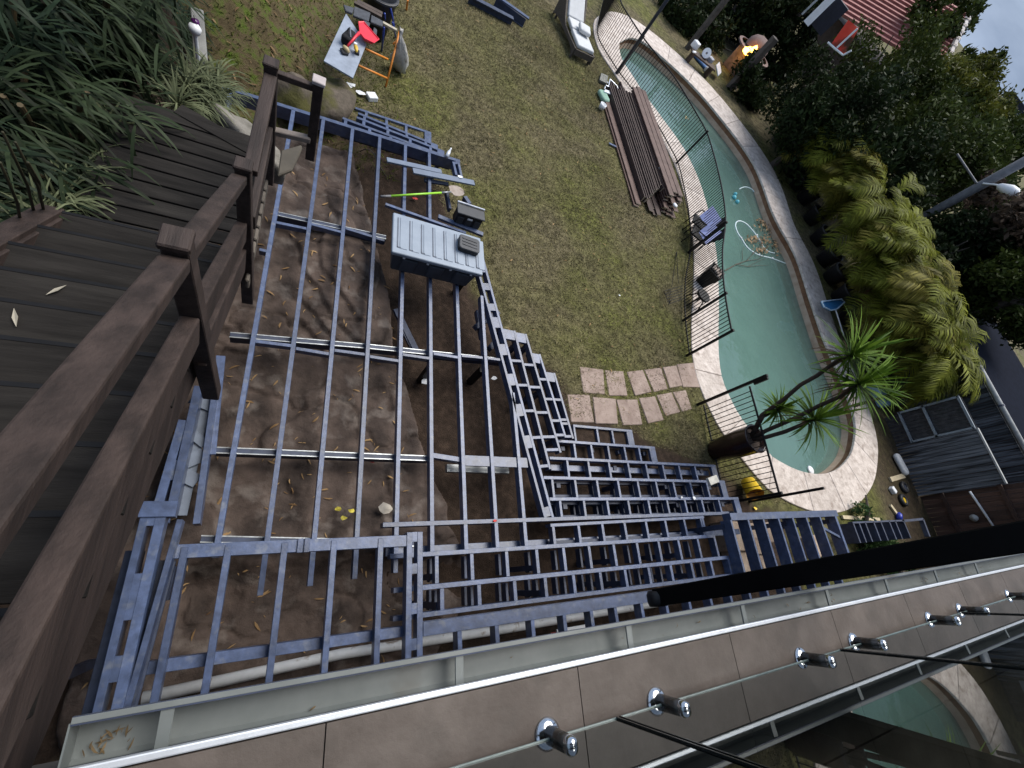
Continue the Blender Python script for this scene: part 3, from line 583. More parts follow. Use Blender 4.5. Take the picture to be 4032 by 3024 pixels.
nog = [(A2,(790,205),(1125,275)),(A2,(1180,225),(1500,310)),(A2,(1550,270),(1840,360)),(A2,(1885,378),(1975,405)),(A2,(610,500),(690,520)),
       (A2,(565,1500),(960,1550)),(A2,(1010,1580),(1370,1640)),(A2,(1430,1600),(1760,1645)),(A5,(155,562),(470,610)),(A5,(515,540),(805,582)),(A5,(850,530),(1115,572)),(A5,(1155,553),(1385,575)),(A5,(1440,580),(1575,597))]
for cr_, a, b_ in nog: bar(deck, W(*cr_(*a)), W(*cr_(*b_)), 'nogging', .045, .09)
# bearers below the joists: C-purlins seen edge on
def bearer(a, b_, z=-.125, w=.075):
    p0, p1 = W(*a, z), W(*b_, z); mb = MB(); mb.beam(p0, p1, w, .14); mb.build('bearer', steeld, deck, bevel=.003)
    for s_ in (-1, 1):
        mb = MB(); off = Vector((0, s_*(w/2-.006), .006)); mb.beam(p0+off, p1+off, .012, .012); mb.build('bearer_lip', galv, deck)
bearer((1085,840),(1520,935)); bearer((905,1318),(1440,1363)); bearer((1440,1363),(1985,1420)); bearer((848,1772),(1690,1805)); bearer((790,2122),(1640,2140))
bar(deck, W(1815,1812,-.02), W(2078,1822,-.02), 'beam', .15, .04); bar(deck, W(1760,1842,-.3), W(2005,1850,-.3), 'beam', .11, .08, galv)
bar(deck, W(1690,1790,-.05), W(1830,1812,-.05), 'beam', .07, .10)
bar(deck, W(1590,1290,-.45), W(1632,1375,-.45), 'brace', .11, .05, steeld); bar(deck, W(1560,1215,-.45), W(1650,1400,-.42), 'brace', .1, .06, steeld)
bar(deck, W(1880,1220,-.25), W(1900,1330,-.25), 'beam', .05, .10); bar(deck, W(1875,1285,-.2), W(1965,1225,-.2), 'stub', .09, .1, steeld); bar(deck, W(1930,1370,-.2), W(1990,1300,-.2), 'stub', .09, .1, steeld)
for x, y in [(1700,1440),(1905,1450),(1840,1080)]:      # stub posts on the rock
    p = W(x, y, -.15); mb = MB(); mb.box((p.x, p.y, -.68), (.09, .09, .95)); mb.build('post', black, deck)
bar(deck, (1.22, .60, .004), W(2872,2020,.004), 'edge_beam', .055, .14)
bar(deck, (3.6, .525, .002), W(2772,2036,.002), 'edge_beam', .045, .14)
# slotted double beam running diagonally along the right edge of the deck
slot = thing('diagonal_beam', 'slotted double steel beam slanting along the right edge of the deck', 'steel beam', W(2000,1500,-.8))
def lerp(a, b_, t): return Vector(a)+(Vector(b_)-Vector(a))*t
si0, si1 = Vector((2.64, 5.05, 0)), Vector((3.53, .63, 0)); so0, so1 = Vector((2.80, 5.05, 0)), Vector((3.66, .63, 0))
bar(slot, si0, si1, 'rail', .045, .13); bar(slot, so0, so1, 'rail', .045, .13)
for x, y in [(1555,195),(1633,490),(1718,815),(1800,1145),(1892,1490)]:
    p = W(*A5(x, y)); t = (5.05-p.y)/4.42; a = lerp(si0, si1, t-.018); b_ = lerp(so0, so1, t+.018)
    mb = MB(); m0 = lerp(si0, so0, .5); m1 = lerp(si1, so1, .5); mb.beam(lerp(m0, m1, t-.022)-Vector((0,0,.004)), lerp(m0, m1, t+.022)-Vector((0,0,.004)), .115, .06); mb.build('spacer', steel, slot)
for t in (.05, .13, .22, .98): mb = MB(); m0 = lerp(si0, so0, .5); m1 = lerp(si1, so1, .5); mb.beam(lerp(m0, m1, t-.015)-Vector((0,0,.004)), lerp(m0, m1, t+.015)-Vector((0,0,.004)), .115, .06); mb.build('spacer', steel, slot)
# ---- diagonal steps down to the lawn
RS = .14
def xl(a, b_, y): return a.x+(b_.x-a.x)*(y-a.y)/(b_.y-a.y)
lines = [(so0, so1),
         (Vector((3.407,3.842,0)), Vector((3.752,1.836,0))), (Vector((3.729,3.903,0)), Vector((4.118,1.984,0))), (Vector((4.082,3.618,0)), Vector((4.332,2.481,0))), (Vector((4.471,3.355,0)), Vector((4.709,2.043,0)))]
ytop = [3.80, 3.88, 3.60, 3.34]; ybot = [1.38, 1.70, 2.02, 2.06]
cr_px = [[(1775,622),(1830,885),(1905,1165),(1975,1455)], [(1890,660),(1950,903),(2030,1180),(2105,1445)], [(2035,815),(2095,1030),(2165,1265)], None]
slabel = ['uppermost of the diagonal step frames, beside the slotted beam', 'second diagonal step frame below the slotted beam', 'third diagonal step frame below the slotted beam', 'lowest and shortest diagonal step frame beside the pavers']
for k in range(4):
    z = -.15*(k+1); (a0, a1), (b0, b1) = lines[k], lines[k+1]; yt, yb = ytop[k], ybot[k]
    t = thing('step_frame', 'steel '+slabel[k], 'step frame', (xl(b0, b1, (yt+yb)/2), (yt+yb)/2, LAWN), 'diagonal step frames')
    pa0 = Vector((xl(a0, a1, yt)+.05, yt, z)); pa1 = Vector((xl(a0, a1, yb)+.05, yb, z)); pb0 = Vector((xl(b0, b1, yt)-.02, yt, z)); pb1 = Vector((xl(b0, b1, yb)-.02, yb, z))
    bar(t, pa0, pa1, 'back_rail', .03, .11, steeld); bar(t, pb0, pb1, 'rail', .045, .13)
    bar(t, lerp(pa0, pa1, .0)+Vector((0,-.1,-.003)), lerp(pb0, pb1, .0)+Vector((0,-.1,-.003)), 'end_plate', .19, .05)
    ys_ = [W(*A5(x, y), z).y for x, y in cr_px[k]] if cr_px[k] else [W(*G[(1,1)](x, y), z).y for x, y in [(1395,932),(1432,1062),(1446,1088),(1472,1185)]]
    for y in ys_+[yb+.03]:
        if yb < y < yt:
            f_ = (yt-y)/(yt-yb); bar(t, lerp(pa0, pa1, f_)-Vector((0, 0, .004)), lerp(pb0, pb1, f_-.012)-Vector((0, 0, .004)), 'crosspiece', .05, .11)
    if k < 3:
        for f_ in (.1, .5, .9):
            p = lerp(pb0, pb1, f_); mb = MB(); mb.box((p.x, p.y, (z-.1+LAWN-.1)/2), (.08, .08, z-.1-LAWN+.1)); mb.build('leg', steeld, t)
# ---- straight step rows to the lawn (right)
rows = [('e', -.14, W(2163,1958,-.14).x, W(2921,2008,-.14).x, .605, .944, [(25,1100),(285,1097),(540,1095),(770,1092),(990,1090),(1195,1087),(1390,1085),(1575,1083),(1760,1080)], (1900,1080)),
        ('d', -.28, W(2141,1881,-.28).x, W(2870,1955,-.28).x, .944, 1.30, [(-60,875),(190,880),(430,883),(660,886),(875,889),(1075,892),(1265,895),(1450,898),(1630,900)], (1800,905)),
        ('c', -.42, W(2164,1801,-.42).x, W(2825,1857,-.42).x, 1.30, 1.66, [(-125,670),(105,675),(335,680),(560,687),(770,694),(965,701),(1150,708),(1325,714),(1500,720)], (1650,725)),
        ('b', -.56, W(2195,1740,-.56).x, W(2585,1790,-.56).x, 1.66, 2.01, [(180,480),(365,492),(550,505),(730,517),(890,530)], (1010,535)),
        ('a', -.69, W(2262,1712,-.69).x, W(2496,1728,-.69).x, 2.01, 2.37, [(180,300),(430,320),(595,335)], (770,350))]
rl = {'e': 'widest straight step frame, next to the deck level beam', 'd': 'second straight step frame below the deck beam', 'c': 'middle straight step frame with a beam showing through its cells', 'b': 'fourth straight step frame, ending short on the grass', 'a': 'lowest straight step frame right beside the pavers'}
for nm, z, x0, x1, ya, yb, bars, endp in rows:
    t = thing('step_frame', 'steel '+rl[nm], 'step frame', ((x0+x1)/2, (ya+yb)/2, LAWN), 'straight step frames by the pool')
    bar(t, (x0, yb-.025, z), (x1, yb-.025, z), 'rail', .05, .13); bar(t, (x0, ya+.02, z-.06), (x1, ya+.02, z-.06), 'back_rail', .03, .07, steeld)
    stack = {'e': 2, 'd': 1}.get(nm, 0)
    for lv in range(stack+1):
        zz = z-.14*lv
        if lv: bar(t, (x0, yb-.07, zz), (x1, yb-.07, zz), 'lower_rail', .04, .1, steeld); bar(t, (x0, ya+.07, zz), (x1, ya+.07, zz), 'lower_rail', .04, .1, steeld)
        for p_ in bars:
            X = W(*A7(*p_), z).x
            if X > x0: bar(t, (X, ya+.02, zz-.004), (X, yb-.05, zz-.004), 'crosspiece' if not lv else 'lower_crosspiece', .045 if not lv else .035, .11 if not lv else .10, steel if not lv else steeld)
    ex = W(*A7(*endp), z).x; bar(t, (x1-.08, ya+.01, z-.003), (x1-.08, yb, z-.003), 'end_plate', .16, .06)
    if nm == 'c': bar(t, (x0+.1, (ya+yb)/2+.03, z-.14), (x1-.1, (ya+yb)/2+.03, z-.14), 'beam', .10, .08)
    for f_ in (.08, .36, .64, .92):
        X = x0+(x1-x0)*f_; hgt = z-.12-(LAWN-.3)
        mb = MB(); mb.box((X, yb-.12, z-.12-hgt/2), (.075, .075, hgt)); mb.build('leg', steeld, t)
# ---- steps up to the house
hx1 = [W(*A7(1600,1330), 0).x, W(*A7(1735,1560), .2).x, W(*A8(775,930), .4).x]
hrow = [(0, .233, .572, [(580,190),(805,180),(1020,165),(1208,155),(1380,145),(1545,135),(1700,130),(1850,120),(1985,115),(2110,105)], [(490,1340),(730,1335),(965,1330),(1180,1322),(1385,1315),(1570,1310)], 'lowest row of the stairs up to the house, level with the deck'),
        (.2, -.117, .233, [(620,390),(850,370),(1078,350),(1275,335),(1455,320),(1620,305),(1780,290),(1930,275),(2075,265)], [(60,1600),(340,1590),(610,1570),(865,1550),(1100,1530),(1315,1510),(1525,1490)], 'middle row of the stairs up to the house'),
        (.4, -.42, -.117, [(655,590),(897,560),(1130,535),(1330,510),(1515,490),(1690,470),(1852,450),(2005,430)], [], 'top row of the stairs up to the house, below the platform beam')]
for k, (z, ya, yb, bl, bl2, lab) in enumerate(hrow):
    x0 = 1.27; x1 = hx1[k]
    t = thing('stair_frame', 'steel '+lab, 'stair frame', ((x0+x1)/2, (ya+yb)/2, LAWN), 'stair frames up to the house')
    if k: bar(t, (x0, yb-.0, z), (x1, yb-.0, z), 'rail', .052, .13)
    if k == 2: bar(t, (x0, ya+.035, z), (x1, ya+.035, z), 'rail', .05, .13)
    if k == 0: bar(t, (3.6, ya+.06, z-.10), (x1, ya+.06, z-.10), 'rail', .05, .1, steeld)
    Xs = [W(*G[(1,2)](x, y), z).x for x, y in bl]+[W(*A7(x, y), z).x for x, y in bl2]; X2 = []
    for X in sorted(Xs):
        if not X2 or X-X2[-1] > .25: X2.append(X)
    if k == 2:
        while X2[-1]+.45 < x1: X2.append(X2[-1]+.45)
    for lv in range(k+1):
        zz = z-.2*lv
        for X in X2:
            if k == 0 and X < 3.5: continue
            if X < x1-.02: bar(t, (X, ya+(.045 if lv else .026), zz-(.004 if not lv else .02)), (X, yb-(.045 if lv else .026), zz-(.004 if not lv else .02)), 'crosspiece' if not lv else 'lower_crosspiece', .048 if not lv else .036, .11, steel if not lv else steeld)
    bar(t, (x1-.02, ya, z+.003), (x1-.02, yb+.02, z+.003), 'end_rail', .05, .12)
    if k:
        for X in X2[::3]:
            mb = MB(); mb.box((X, ya+.1, (z-.12-1.0)/2), (.07, .07, z-.12+1.0)); mb.build('leg', steeld, t)
bar(deck, (1.3, .30, -.16), (8.0, .30, -.16), 'bearer', .10, .08)
# ---- raised platform at the house (Z = .6)
PZ = .6
plat = thing('platform_frame', 'raised steel platform frame between the timber stair and the house steps', 'platform frame', (.2, -.2, -.9))
pj = [((743,2090),(600,2780)), ((910,2085),(803,2745)), ((1127,2080),(1062,2680)), ((1316,2076),(1282,2655)), ((1503,2070),(1481,2622))]
for a, b_ in pj:
    p0, p1 = W(*a, PZ), W(*b_, PZ); X = (p0.x+p1.x)/2; bar(plat, (X, .40, PZ), (X, -1.2, PZ), 'joist', .055, .12)
xa, xb = W(1611,2300,PZ).x, W(1643,2300,PZ).x
bar(plat, (xa, .45, PZ), (xa, -1.2, PZ), 'side_beam', .06, .14); bar(plat, (xb+.03, .45, PZ), (xb+.03, -1.2, PZ), 'side_beam', .06, .14)
for y in (.40, .08, -.30, -.62, -1.0): mb = MB(); mb.beam(((xa+xb)/2+.015, y+.05, PZ-.005), ((xa+xb)/2+.015, y-.05, PZ-.005), .09, .05); mb.build('spacer', steel, plat)
bar(plat, (W(690,2085,PZ).x, .365, PZ-.01), (xa, .365, PZ-.01), 'front_beam', .115, .10)
bar(plat, (-.95, -.505, PZ-.125), (xa, -.505, PZ-.125), 'back_beam', .095, .12)
for x in (1190, 1216): p = W(x, 2072, PZ); bar(plat, (p.x, .43, PZ+.012), (p.x, .30, PZ+.012), 'clip', .05, .012)
bar(plat, (-.98, .40, PZ-.14), (-1.0, -.9, PZ-.14), 'side_beam', .12, .12, steeld)
bar(deck, (-.8, .28, -.07), (-.8, -.02, -.07), 'stub', .13, .1, steeld)
# wide beam and joists behind the top step
tr_ = thing('platform_frame', 'steel platform frame behind the house steps, joists running under the gutter', 'platform frame', (4.0, -.8, -.9))
bar(tr_, (xb+.065, -.50, PZ), (9.6, -.50, PZ), 'front_beam', .13, .12)
Xs = [W(*G[(1,2)](x, y), PZ).x for x, y in [(765,720),(1005,690),(1235,650),(1440,625),(1615,600),(1770,580)]]
while Xs[-1] < 9.4: Xs.append(Xs[-1]+.45)
for X in Xs: bar(tr_, (X, -.566, PZ), (X, -1.2, PZ), 'joist', .05, .14)
# raised frame at the right end
rf = thing('platform_frame', 'raised steel platform frame at the right end over sandstone blocks', 'platform frame', (8.4, 0, -.9))
rb = [(838,660),(1027,650),(1197,650),(1365,640),(1510,595),(1665,600),(1805,565),(1970,535)]
for i, p_ in enumerate(rb):
    X = W(*A8(*p_), PZ).x; bar(rf, (X, .45, PZ), (X, -.435, PZ), 'joist' if i < 7 else 'end_joist', .045 if i < 7 else .07, .2, steel)
bar(rf, (W(*A8(760,350), PZ).x, .5, PZ), (W(*A8(1925,320), PZ).x, .5, PZ), 'front_beam', .12, .16)
bar(rf, W(*A8(1755,480), PZ-.03), W(*A8(1990,610), PZ-.03), 'brace', .05, .05)
for i in (0, 4, 7):
    X = W(*A8(*rb[i]), PZ).x; mb = MB(); mb.box((X, .36, -.18), (.08, .08, 1.3)); mb.build('post', steeld, rf)
# sandstone blocks under the right end
blk = mat('sawn sandstone', (.27, .2, .15), rough=.85, scale=4, col2=(.42, .34, .27), bump=.5, bscale=12, patch=((.15, .1, .08), 5, .6, .75))
for i, (x, y, sx_, sy_, z, l) in enumerate([(2915,2110,.5,.55,-.3,'nearest the step ends'),(2990,2120,.5,.6,-.34,'second from the step ends'),(3040,2095,.36,.4,-.3,'with a broken corner'),(2945,2200,.55,.55,-.4,'under the black beam, brownish'),(3030,2215,.5,.5,-.42,'under the black beam, paler'),(3220,2150,.28,.45,-.35,'beside the fern leaves')]):
    p = W(x, y, z); mb = MB(); mb.box((p.x, p.y, (z-.95)/2), (sx_, sy_, z+.95), rz=.06*i-.1); o = mb.build('sandstone_block', blk, bevel=.03, seg=2); tag(o, 'pale sandstone block below the raised right frame, '+l, 'stone block', 'sandstone blocks')
# small low frame at far right
lf = thing('fence_frame', 'low row of dark steel uprights left of the brown boards', 'steel frame', W(3450,2090,-.7))
pts = [(550,230),(600,230),(650,225),(720,220),(780,220),(850,215),(900,212),(970,210)]
for x, y in pts:
    p = W(*H8(x, y), .2); bar(lf, (p.x, p.y, .2), (p.x, p.y-.42, .2), 'joist', .05, .5, steeld)
p0, p1 = W(*H8(960, 215), .2), W(*H8(1135, 198), .2); bar(lf, p0, p1, 'rail', .06, .1, steeld); bar(lf, p1, W(*H8(1190, 345), .2), 'end_rail', .07, .1, steeld)
p0 = W(*H8(545, 228), .2); bar(lf, p0, W(*H8(975, 210), .2), 'rail', .04, .1, steeld)
# ---- long box frames beside the timber stair
sf = thing('screen_frame', 'long steel box frame with slots standing beside the timber stair', 'steel frame', (-1.1, .3, -.8))
def boxframe(root, xL, xR, ya, yb, z, cuts, wplate=.07):
    un = (xR-xL)/185; bar(root, (xL, ya, z), (xL, yb, z), 'rail', un*90, .16); bar(root, (xR, ya, z), (xR, yb, z), 'rail', un*118, .16)
    for y, ln in cuts: mb = MB(); mb.beam((xL+un*84, y+ln/2, z-.004), (xL+un*84, y-ln/2, z-.004), un*84, .05); mb.build('plate', steel, root)
fx0, fx1 = W(*A4(360, 800), .75).x, W(*A4(545, 800), .75).x
yy_ = [W(x, y_, .75).y for x, y_ in [(575,2070),(545,2258),(510,2441),(485,2581),(465,2684),(440,2818)]]
boxframe(sf, fx0, fx1, .66, -1.2, .75, [((.66+yy_[0])/2, .66-yy_[0]), ((yy_[1]+yy_[2])/2, yy_[1]-yy_[2]), ((yy_[3]+yy_[4])/2, yy_[3]-yy_[4]), ((yy_[5]-1.2)/2, yy_[5]+1.2)])
bar(sf, (fx1+.13, .62, .70), (fx1+.02, -1.2, .70), 'inner_rail', .045, .14); bar(sf, (fx1+.08, .30, .55), (fx1-.0, -1.2, .55), 'floor_plate', .13, .02, steeld)
bar(sf, (fx0-.04, .70, .77), (fx1+.10, .70, .77), 'end_plate', .13, .12)
bar(sf, W(*A3(600, 380), .05), W(*A4(850, 360), .05), 'folded_plate', .12, .01, mat('pale folded steel', (.13, .155, .2), rough=.4, var=.15))
gx0 = W(*A3(390, 800), .25).x; gx1 = W(*A3(640, 800), .25).x
bar(sf, W(*A3(500, 330), .25), W(*A4(750, 330), .25), 'rail', .075, .2); bar(sf, W(*A3(330, 700), .24), W(*A4(590, 330), .24), 'rail', .075, .2); bar(sf, W(*A3(700, 250), .15), W(*A4(1030, 450), .15), 'rail', .06, .16)
for yy in (1.15, .75): bar(sf, (gx0-.10, yy, .232), (gx0+.01, yy, .232), 'plate', .2, .05)
bar(sf, W(*A3(745, 0), .1), W(*A3(635, 1075), .1), 'side_plate', .09, .03)
for a, b_ in [((500,560),(600,430)),((440,930),(530,860)),((400,1060),(470,1190)),((320,1380),(430,1250)),((560,350),(650,380))]:
    bar(sf, W(*A3(*a), .08), W(*A3(*b_), .08), 'gusset', .22, .01, mat('pale folded steel', (.2, .235, .30), rough=.4, var=.15))
for yy in (.5, 1.1, 1.7, -.5): mb = MB(); mb.box((-1.28, yy, -.3), (.07, .07, 1.0)); mb.build('leg', steeld, sf)
# ---- far step frame toward the lawn
fs_ = [('2', -.18, (180,235),(1750,820)), ('3', -.36, (385,225),(1655,725)), ('4', -.54, (405,165),(1560,640)), ('5', -.70, (365,88),(1465,455))]
flab = ['top row of the far steps, just behind the far deck beam', 'second row of the far steps behind the deck', 'third row of the far steps behind the deck', 'outermost row of the far steps, touching the lawn']
prev = (tb0, tb1)
cx_px = [[(225,290),(575,405),(880,500),(1215,610),(1530,720)], [(490,300),(840,415),(1165,510),(1460,620)], [(500,225),(830,340),(1115,440),(1390,530)], [(525,185),(820,280),(1105,375)]]
endpx = [(1650,740), (1600,640), (1510,560), (1415,465)]
for k, (nm, z, a, b_) in enumerate(fs_):
    p0, p1 = W(*B2(*a), z), W(*B2(*b_), z); t = thing('step_frame', 'steel '+flab[k], 'step frame', ((p0.x+p1.x)/2, (p0.y+p1.y)/2, LAWN), 'far step frames')
    bar(t, p0, p1, 'rail', .055, .13); yprev = lambda X: prev[0].y+(prev[1].y-prev[0].y)*(X-prev[0].x)/(prev[1].x-prev[0].x)
    bar(t, Vector((p0.x, yprev(p0.x)+.06, z-.05)), Vector((p1.x, yprev(p1.x)+.06, z-.05)), 'back_rail', .03, .08, steeld)
    for c_ in cx_px[k]:
        q = W(*B2(*c_), z); yy = p0.y+(p1.y-p0.y)*(q.x-p0.x)/(p1.x-p0.x); bar(t, (q.x, yy-.02, z-.004), (q.x, yprev(q.x)+.06, z-.004), 'crosspiece', .055, .11)
    X = p1.x-.07; bar(t, (X, p1.y+.02, z+.003), (X, yprev(X)+.05, z+.003), 'end_plate', .15, .05)
    mb = MB(); mb.box((p1.x-.2, p1.y-.06, (z-.12+LAWN-.1)/2), (.06, .06, z-.12-LAWN+.1)); mb.build('leg', steeld, t)
    prev = (p0, p1)
bar(deck, W(*B2(1790, 870)), W(*B2(1835, 1065)), 'edge_joist', .05, .1); bar(deck, W(*B2(1862, 870)), W(*B2(1908, 1080)), 'edge_joist', .05, .1); bar(deck, W(*B2(1780, 890), -.003), W(*B2(1880, 880), -.003), 'spacer', .06, .05)
bar(deck, W(*B2(1700, 1300), -.1), W(*B2(1745, 1550), -.1), 'edge_joist', .05, .1, steeld); bar(deck, W(*B2(1960, 1370), -.02), W(*B2(2030, 1480), -.02), 'edge_joist', .08, .1)
# ---- white drain pipe under the platform
wp = MB(); wp.tube([W(560,2750,-.45), W(1344,2575,-.45), W(2000,2475,-.45), W(2500,2390,-.45), W(2900,2325,-.45)], .055, 12); o = wp.build('drain_pipe', mat('weathered white pvc', (.62, .64, .66), rough=.5, scale=5, var=.12, patch=((.22, .16, .11), 6, .6, .7)), smooth=True); tag(o, 'weathered white drain pipe lying along the house under the platform', 'pipe')
# ================================================================== POOL FENCE
FH = 1.3; FZ = LAWN+FH
fpx = [(2478,-230),(2452,-110),(2440,-40),(2445,0),(2467,43),(2526,133),(2567,187),(2630,266),(2673,325),(2746,447),(2785,519),(2812,603),(2842,725),(2859,845),(2854,926),(2848,980),(2848,1048),(2853,1116),(2864,1197),(2884,1302)]
fp = smooth_open([(p.x, p.y) for p in (W(x, y, FZ) for x, y in fpx)], 700)
fd = np.r_[0, np.cumsum(np.linalg.norm(np.diff(fp, axis=0), axis=1))]
def fat(s): return np.array([np.interp(s, fd, fp[:,0]), np.interp(s, fd, fp[:,1])])
def near_s(x, y, Z):
    p = W(x, y, Z); return fd[int(np.argmin(np.linalg.norm(fp-np.array([p.x, p.y]), axis=1)))]
posts = [0, near_s(2423, 293, LAWN), near_s(2785, 519, FZ), near_s(2861, 880, FZ), near_s(2851, 1152, FZ), fd[-1]]
flabels = ['black picket fence panel curving round the far tip of the pool', 'black picket fence panel behind the pile of decking boards', 'black picket fence panel next to the pool cleaner hose', 'black picket fence panel in front of the two black chairs', 'black picket fence panel ending at the gate opening by the pavers']
def panel(name, label, path, post_ends, group):
    """path: n x 2 points about .1 m apart, one picket each"""
    c = path[len(path)//2]; t = thing(name, label, 'fence', (c[0], c[1], LAWN), group)
    for z, w in ((FZ-.02, .04), (LAWN+.10, .035)):
        mb = MB(); mb.tube([(p[0], p[1], z) for p in path], w/2, 6); mb.build('rail', black, t)
    for p in path[1:-1]:
        mb = MB(); mb.box((p[0], p[1], (FZ-.03+LAWN+.05)/2), (.014, .014, FZ-.03-LAWN-.05)); mb.build('picket', black, t)
    for e in post_ends:
        p = path[e]; mb = MB(); mb.box((p[0], p[1], (FZ+.02+LAWN-.1)/2), (.05, .05, FH+.12)); po = mb.build('post', black, t); mb = MB(); mb.box((p[0], p[1], FZ+.028), (.056, .056, .015)); mb.build('post_cap', black, po)
for i in range(5):
    n = max(4, int(round((posts[i+1]-posts[i])/.105))); path = np.array([fat(s) for s in np.linspace(posts[i], posts[i+1], n+1)])
    panel('pool_fence', flabels[i], path, [-1] if i else [0, -1], 'black pool fence panels')
g0 = W(2955, 1520, FZ); g1 = W(3072, 1942, FZ); n = int((g1-g0).length/.105)
panel('pool_fence', 'black picket fence panel behind the potted yucca and yellow bucket', np.array([(g0.x+(g1.x-g0.x)*i/n, g0.y+(g1.y-g0.y)*i/n) for i in range(n+1)]), [-1], 'black pool fence panels')
b0 = W(2743.8, 1594.8, LAWN); ht = topz(3023, 1479.6, b0); mb = MB(); mb.box((b0.x, b0.y, (ht+LAWN-.1)/2), (.055, .055, ht-LAWN+.1)); gp = mb.build('gate_post', black); tag(gp, 'tall black gate post with latch by the pavers', 'gate post')
mb = MB(); mb.box((b0.x, b0.y-.05, ht-.16), (.05, .07, .3)); lt = mb.build('latch', black); lt.parent = gp; lt.location = lt.location-gp.location
b1 = W(2950, 1975, LAWN); mb = MB(); mb.box((b1.x, b1.y, LAWN+.75), (.05, .05, 1.7)); o = mb.build('gate_post', black); tag(o, 'short black post at the end of the pool fence near the yellow bucket', 'gate post')
# tall black mast at the pool fence
b = W(2423.6, 293, LAWN); zt = topz(2640, 2, b); sl_ = (zt-LAWN)/1.0
mb = MB(); mb.tube([(b.x, b.y, LAWN-.1), (b.x, b.y, LAWN+4.6)], .055, 12); o = mb.build('mast', mat('dark blue grey post', (.035, .042, .06), rough=.4), smooth=True); tag(o, 'tall dark round mast rising from the pool fence', 'post')
# ================================================================== THINGS ON THE DECK FRAME
boxc = Vector((1.815, 4.65, 0)); bxm = mat('blue grey box plastic', (.055, .065, .085), rough=.5, var=.2, scale=5); lidm = mat('pale grey lid plastic', (.22, .265, .33), rough=.45, scale=3, col2=(.29, .34, .41), patch=((.30, .27, .2), 4, .72, .8))
sb = thing('storage_box', 'large blue grey outdoor storage box with ribbed pale lid on the joists', 'storage box', boxc)
mb = MB(); xa_, xb_, ya_, yb_ = 1.14, 2.48, 4.32, 4.98
mb.add([(xa_+.05, ya_+.03, .012), (xb_-.05, ya_+.03, .012), (xb_-.05, yb_-.03, .012), (xa_+.05, yb_-.03, .012), (xa_, ya_, .42), (xb_, ya_, .42), (xb_, yb_, .42), (xa_, yb_, .42)], [(0,3,2,1),(4,5,6,7),(0,1,5,4),(1,2,6,5),(2,3,7,6),(3,0,4,7)]); mb.build('body', bxm, sb, bevel=.015)
for i in range(3):
    x = 1.28+i*.42; mb = MB(); mb.add([(x+.01, ya_+.022, .05), (x+.24, ya_+.022, .05), (x+.25, ya_-.002, .36), (x, ya_-.002, .36), (x+.02, ya_-.0, .06), (x+.23, ya_-.0, .06), (x+.23, ya_-.026, .35), (x+.02, ya_-.026, .35)], [(0,1,2,3),(7,6,5,4),(0,4,5,1),(1,5,6,2),(2,6,7,3),(3,7,4,0)]); mb.build('side_panel', bxm, sb)
mb = MB(); mb.box((1.815, 4.65, .455), (1.43, .745, .075)); mb.build('lid', lidm, sb, bevel=.022, seg=3)
for i in range(8):
    x = 1.18+i*.178; mb = MB(); mb.box((x, 4.66, .4935), (.016, .55, .014)); mb.box((x+.022, 4.385, .4935), (.05, .016, .014)); mb.build('lid_rib', mat('lid groove grey', (.12, .14, .18), rough=.6), sb)
    mb = MB(); mb.box((x+.085, 4.66, .4945), (.11, .58, .012)); mb.build('lid_panel', lidm, sb, bevel=.005)
for x in (1.30, 1.66, 2.02, 2.36): mb = MB(); mb.box((x, ya_-.03, .405), (.035, .02, .03)); mb.build('latch', white, sb, bevel=.004)
# black case on the lid
def roundrect(cx, cy, sx, sy, r, rz=0, n=5):
    pts = []
    for k, (sx_, sy_) in enumerate([(1,1),(-1,1),(-1,-1),(1,-1)]):
        for i in range(n+1):
            a = math.pi/2*(k+i/n); x = sx_*(sx/2-r)+r*math.cos(a); y = sy_*(sy/2-r)+r*math.sin(a); pts.append((cx+x*math.cos(rz)-y*math.sin(rz), cy+x*math.sin(rz)+y*math.cos(rz)))
    return pts
p = W(*B3(1645, 975), .56); cs = thing('tool_case', 'small black moulded tool case lying on the storage box lid', 'tool case', (p.x, p.y, .502))
mb = MB(); mb.prism(roundrect(p.x, p.y, .34, .27, .05, -.06), .502, .56); mb.build('lower_shell', blackp, cs, bevel=.012, seg=2)
greyp = mat('dark grey plastic', (.045, .048, .055), rough=.5, var=.2)
mb = MB(); mb.prism(roundrect(p.x, p.y, .345, .275, .05, -.06), .562, .60); mb.build('upper_shell', greyp, cs, bevel=.014, seg=2)
for dy in (.06, .0, -.06): mb = MB(); mb.box((p.x, p.y+dy, .604), (.25, .022, .01), rz=-.1); mb.build('rib', greyp, cs, bevel=.004)
mb = MB(); mb.box((p.x+.0, p.y+.145, .56), (.11, .03, .04), rz=-.06); mb.build('handle', blackp, cs, bevel=.008)
# black tool crate at the deck edge
p0 = W(*B3(1485, 350), .32); p1 = W(*B3(1880, 480), .32); ang = math.atan2(p1.y-p0.y, p1.x-p0.x); c = (p0+p1)/2
cr_ = thing('tool_crate', 'black folding tool crate with pale top edge at the deck edge', 'tool crate', (c.x, c.y, -.02)); ex = Vector((math.cos(ang), math.sin(ang), 0)); ey = Vector((-ex.y, ex.x, 0)); L_ = (p1-p0).length
cc = c-ey*.10
mb = MB(); mb.box((cc.x, cc.y, .13), (L_*.92, .2, .28), rz=ang); mb.build('body', blackp, cr_, bevel=.015)
mb = MB(); mb.box((cc.x, cc.y, .285), (L_, .23, .03), rz=ang); mb.build('lid', greyp, cr_, bevel=.008)
q = c+ey*.02; mb = MB(); mb.box((q.x, q.y, .315), (L_, .028, .03), rz=ang); mb.build('top_edge', mat('pale crate edge', (.5, .53, .6), rough=.35), cr_, bevel=.006)
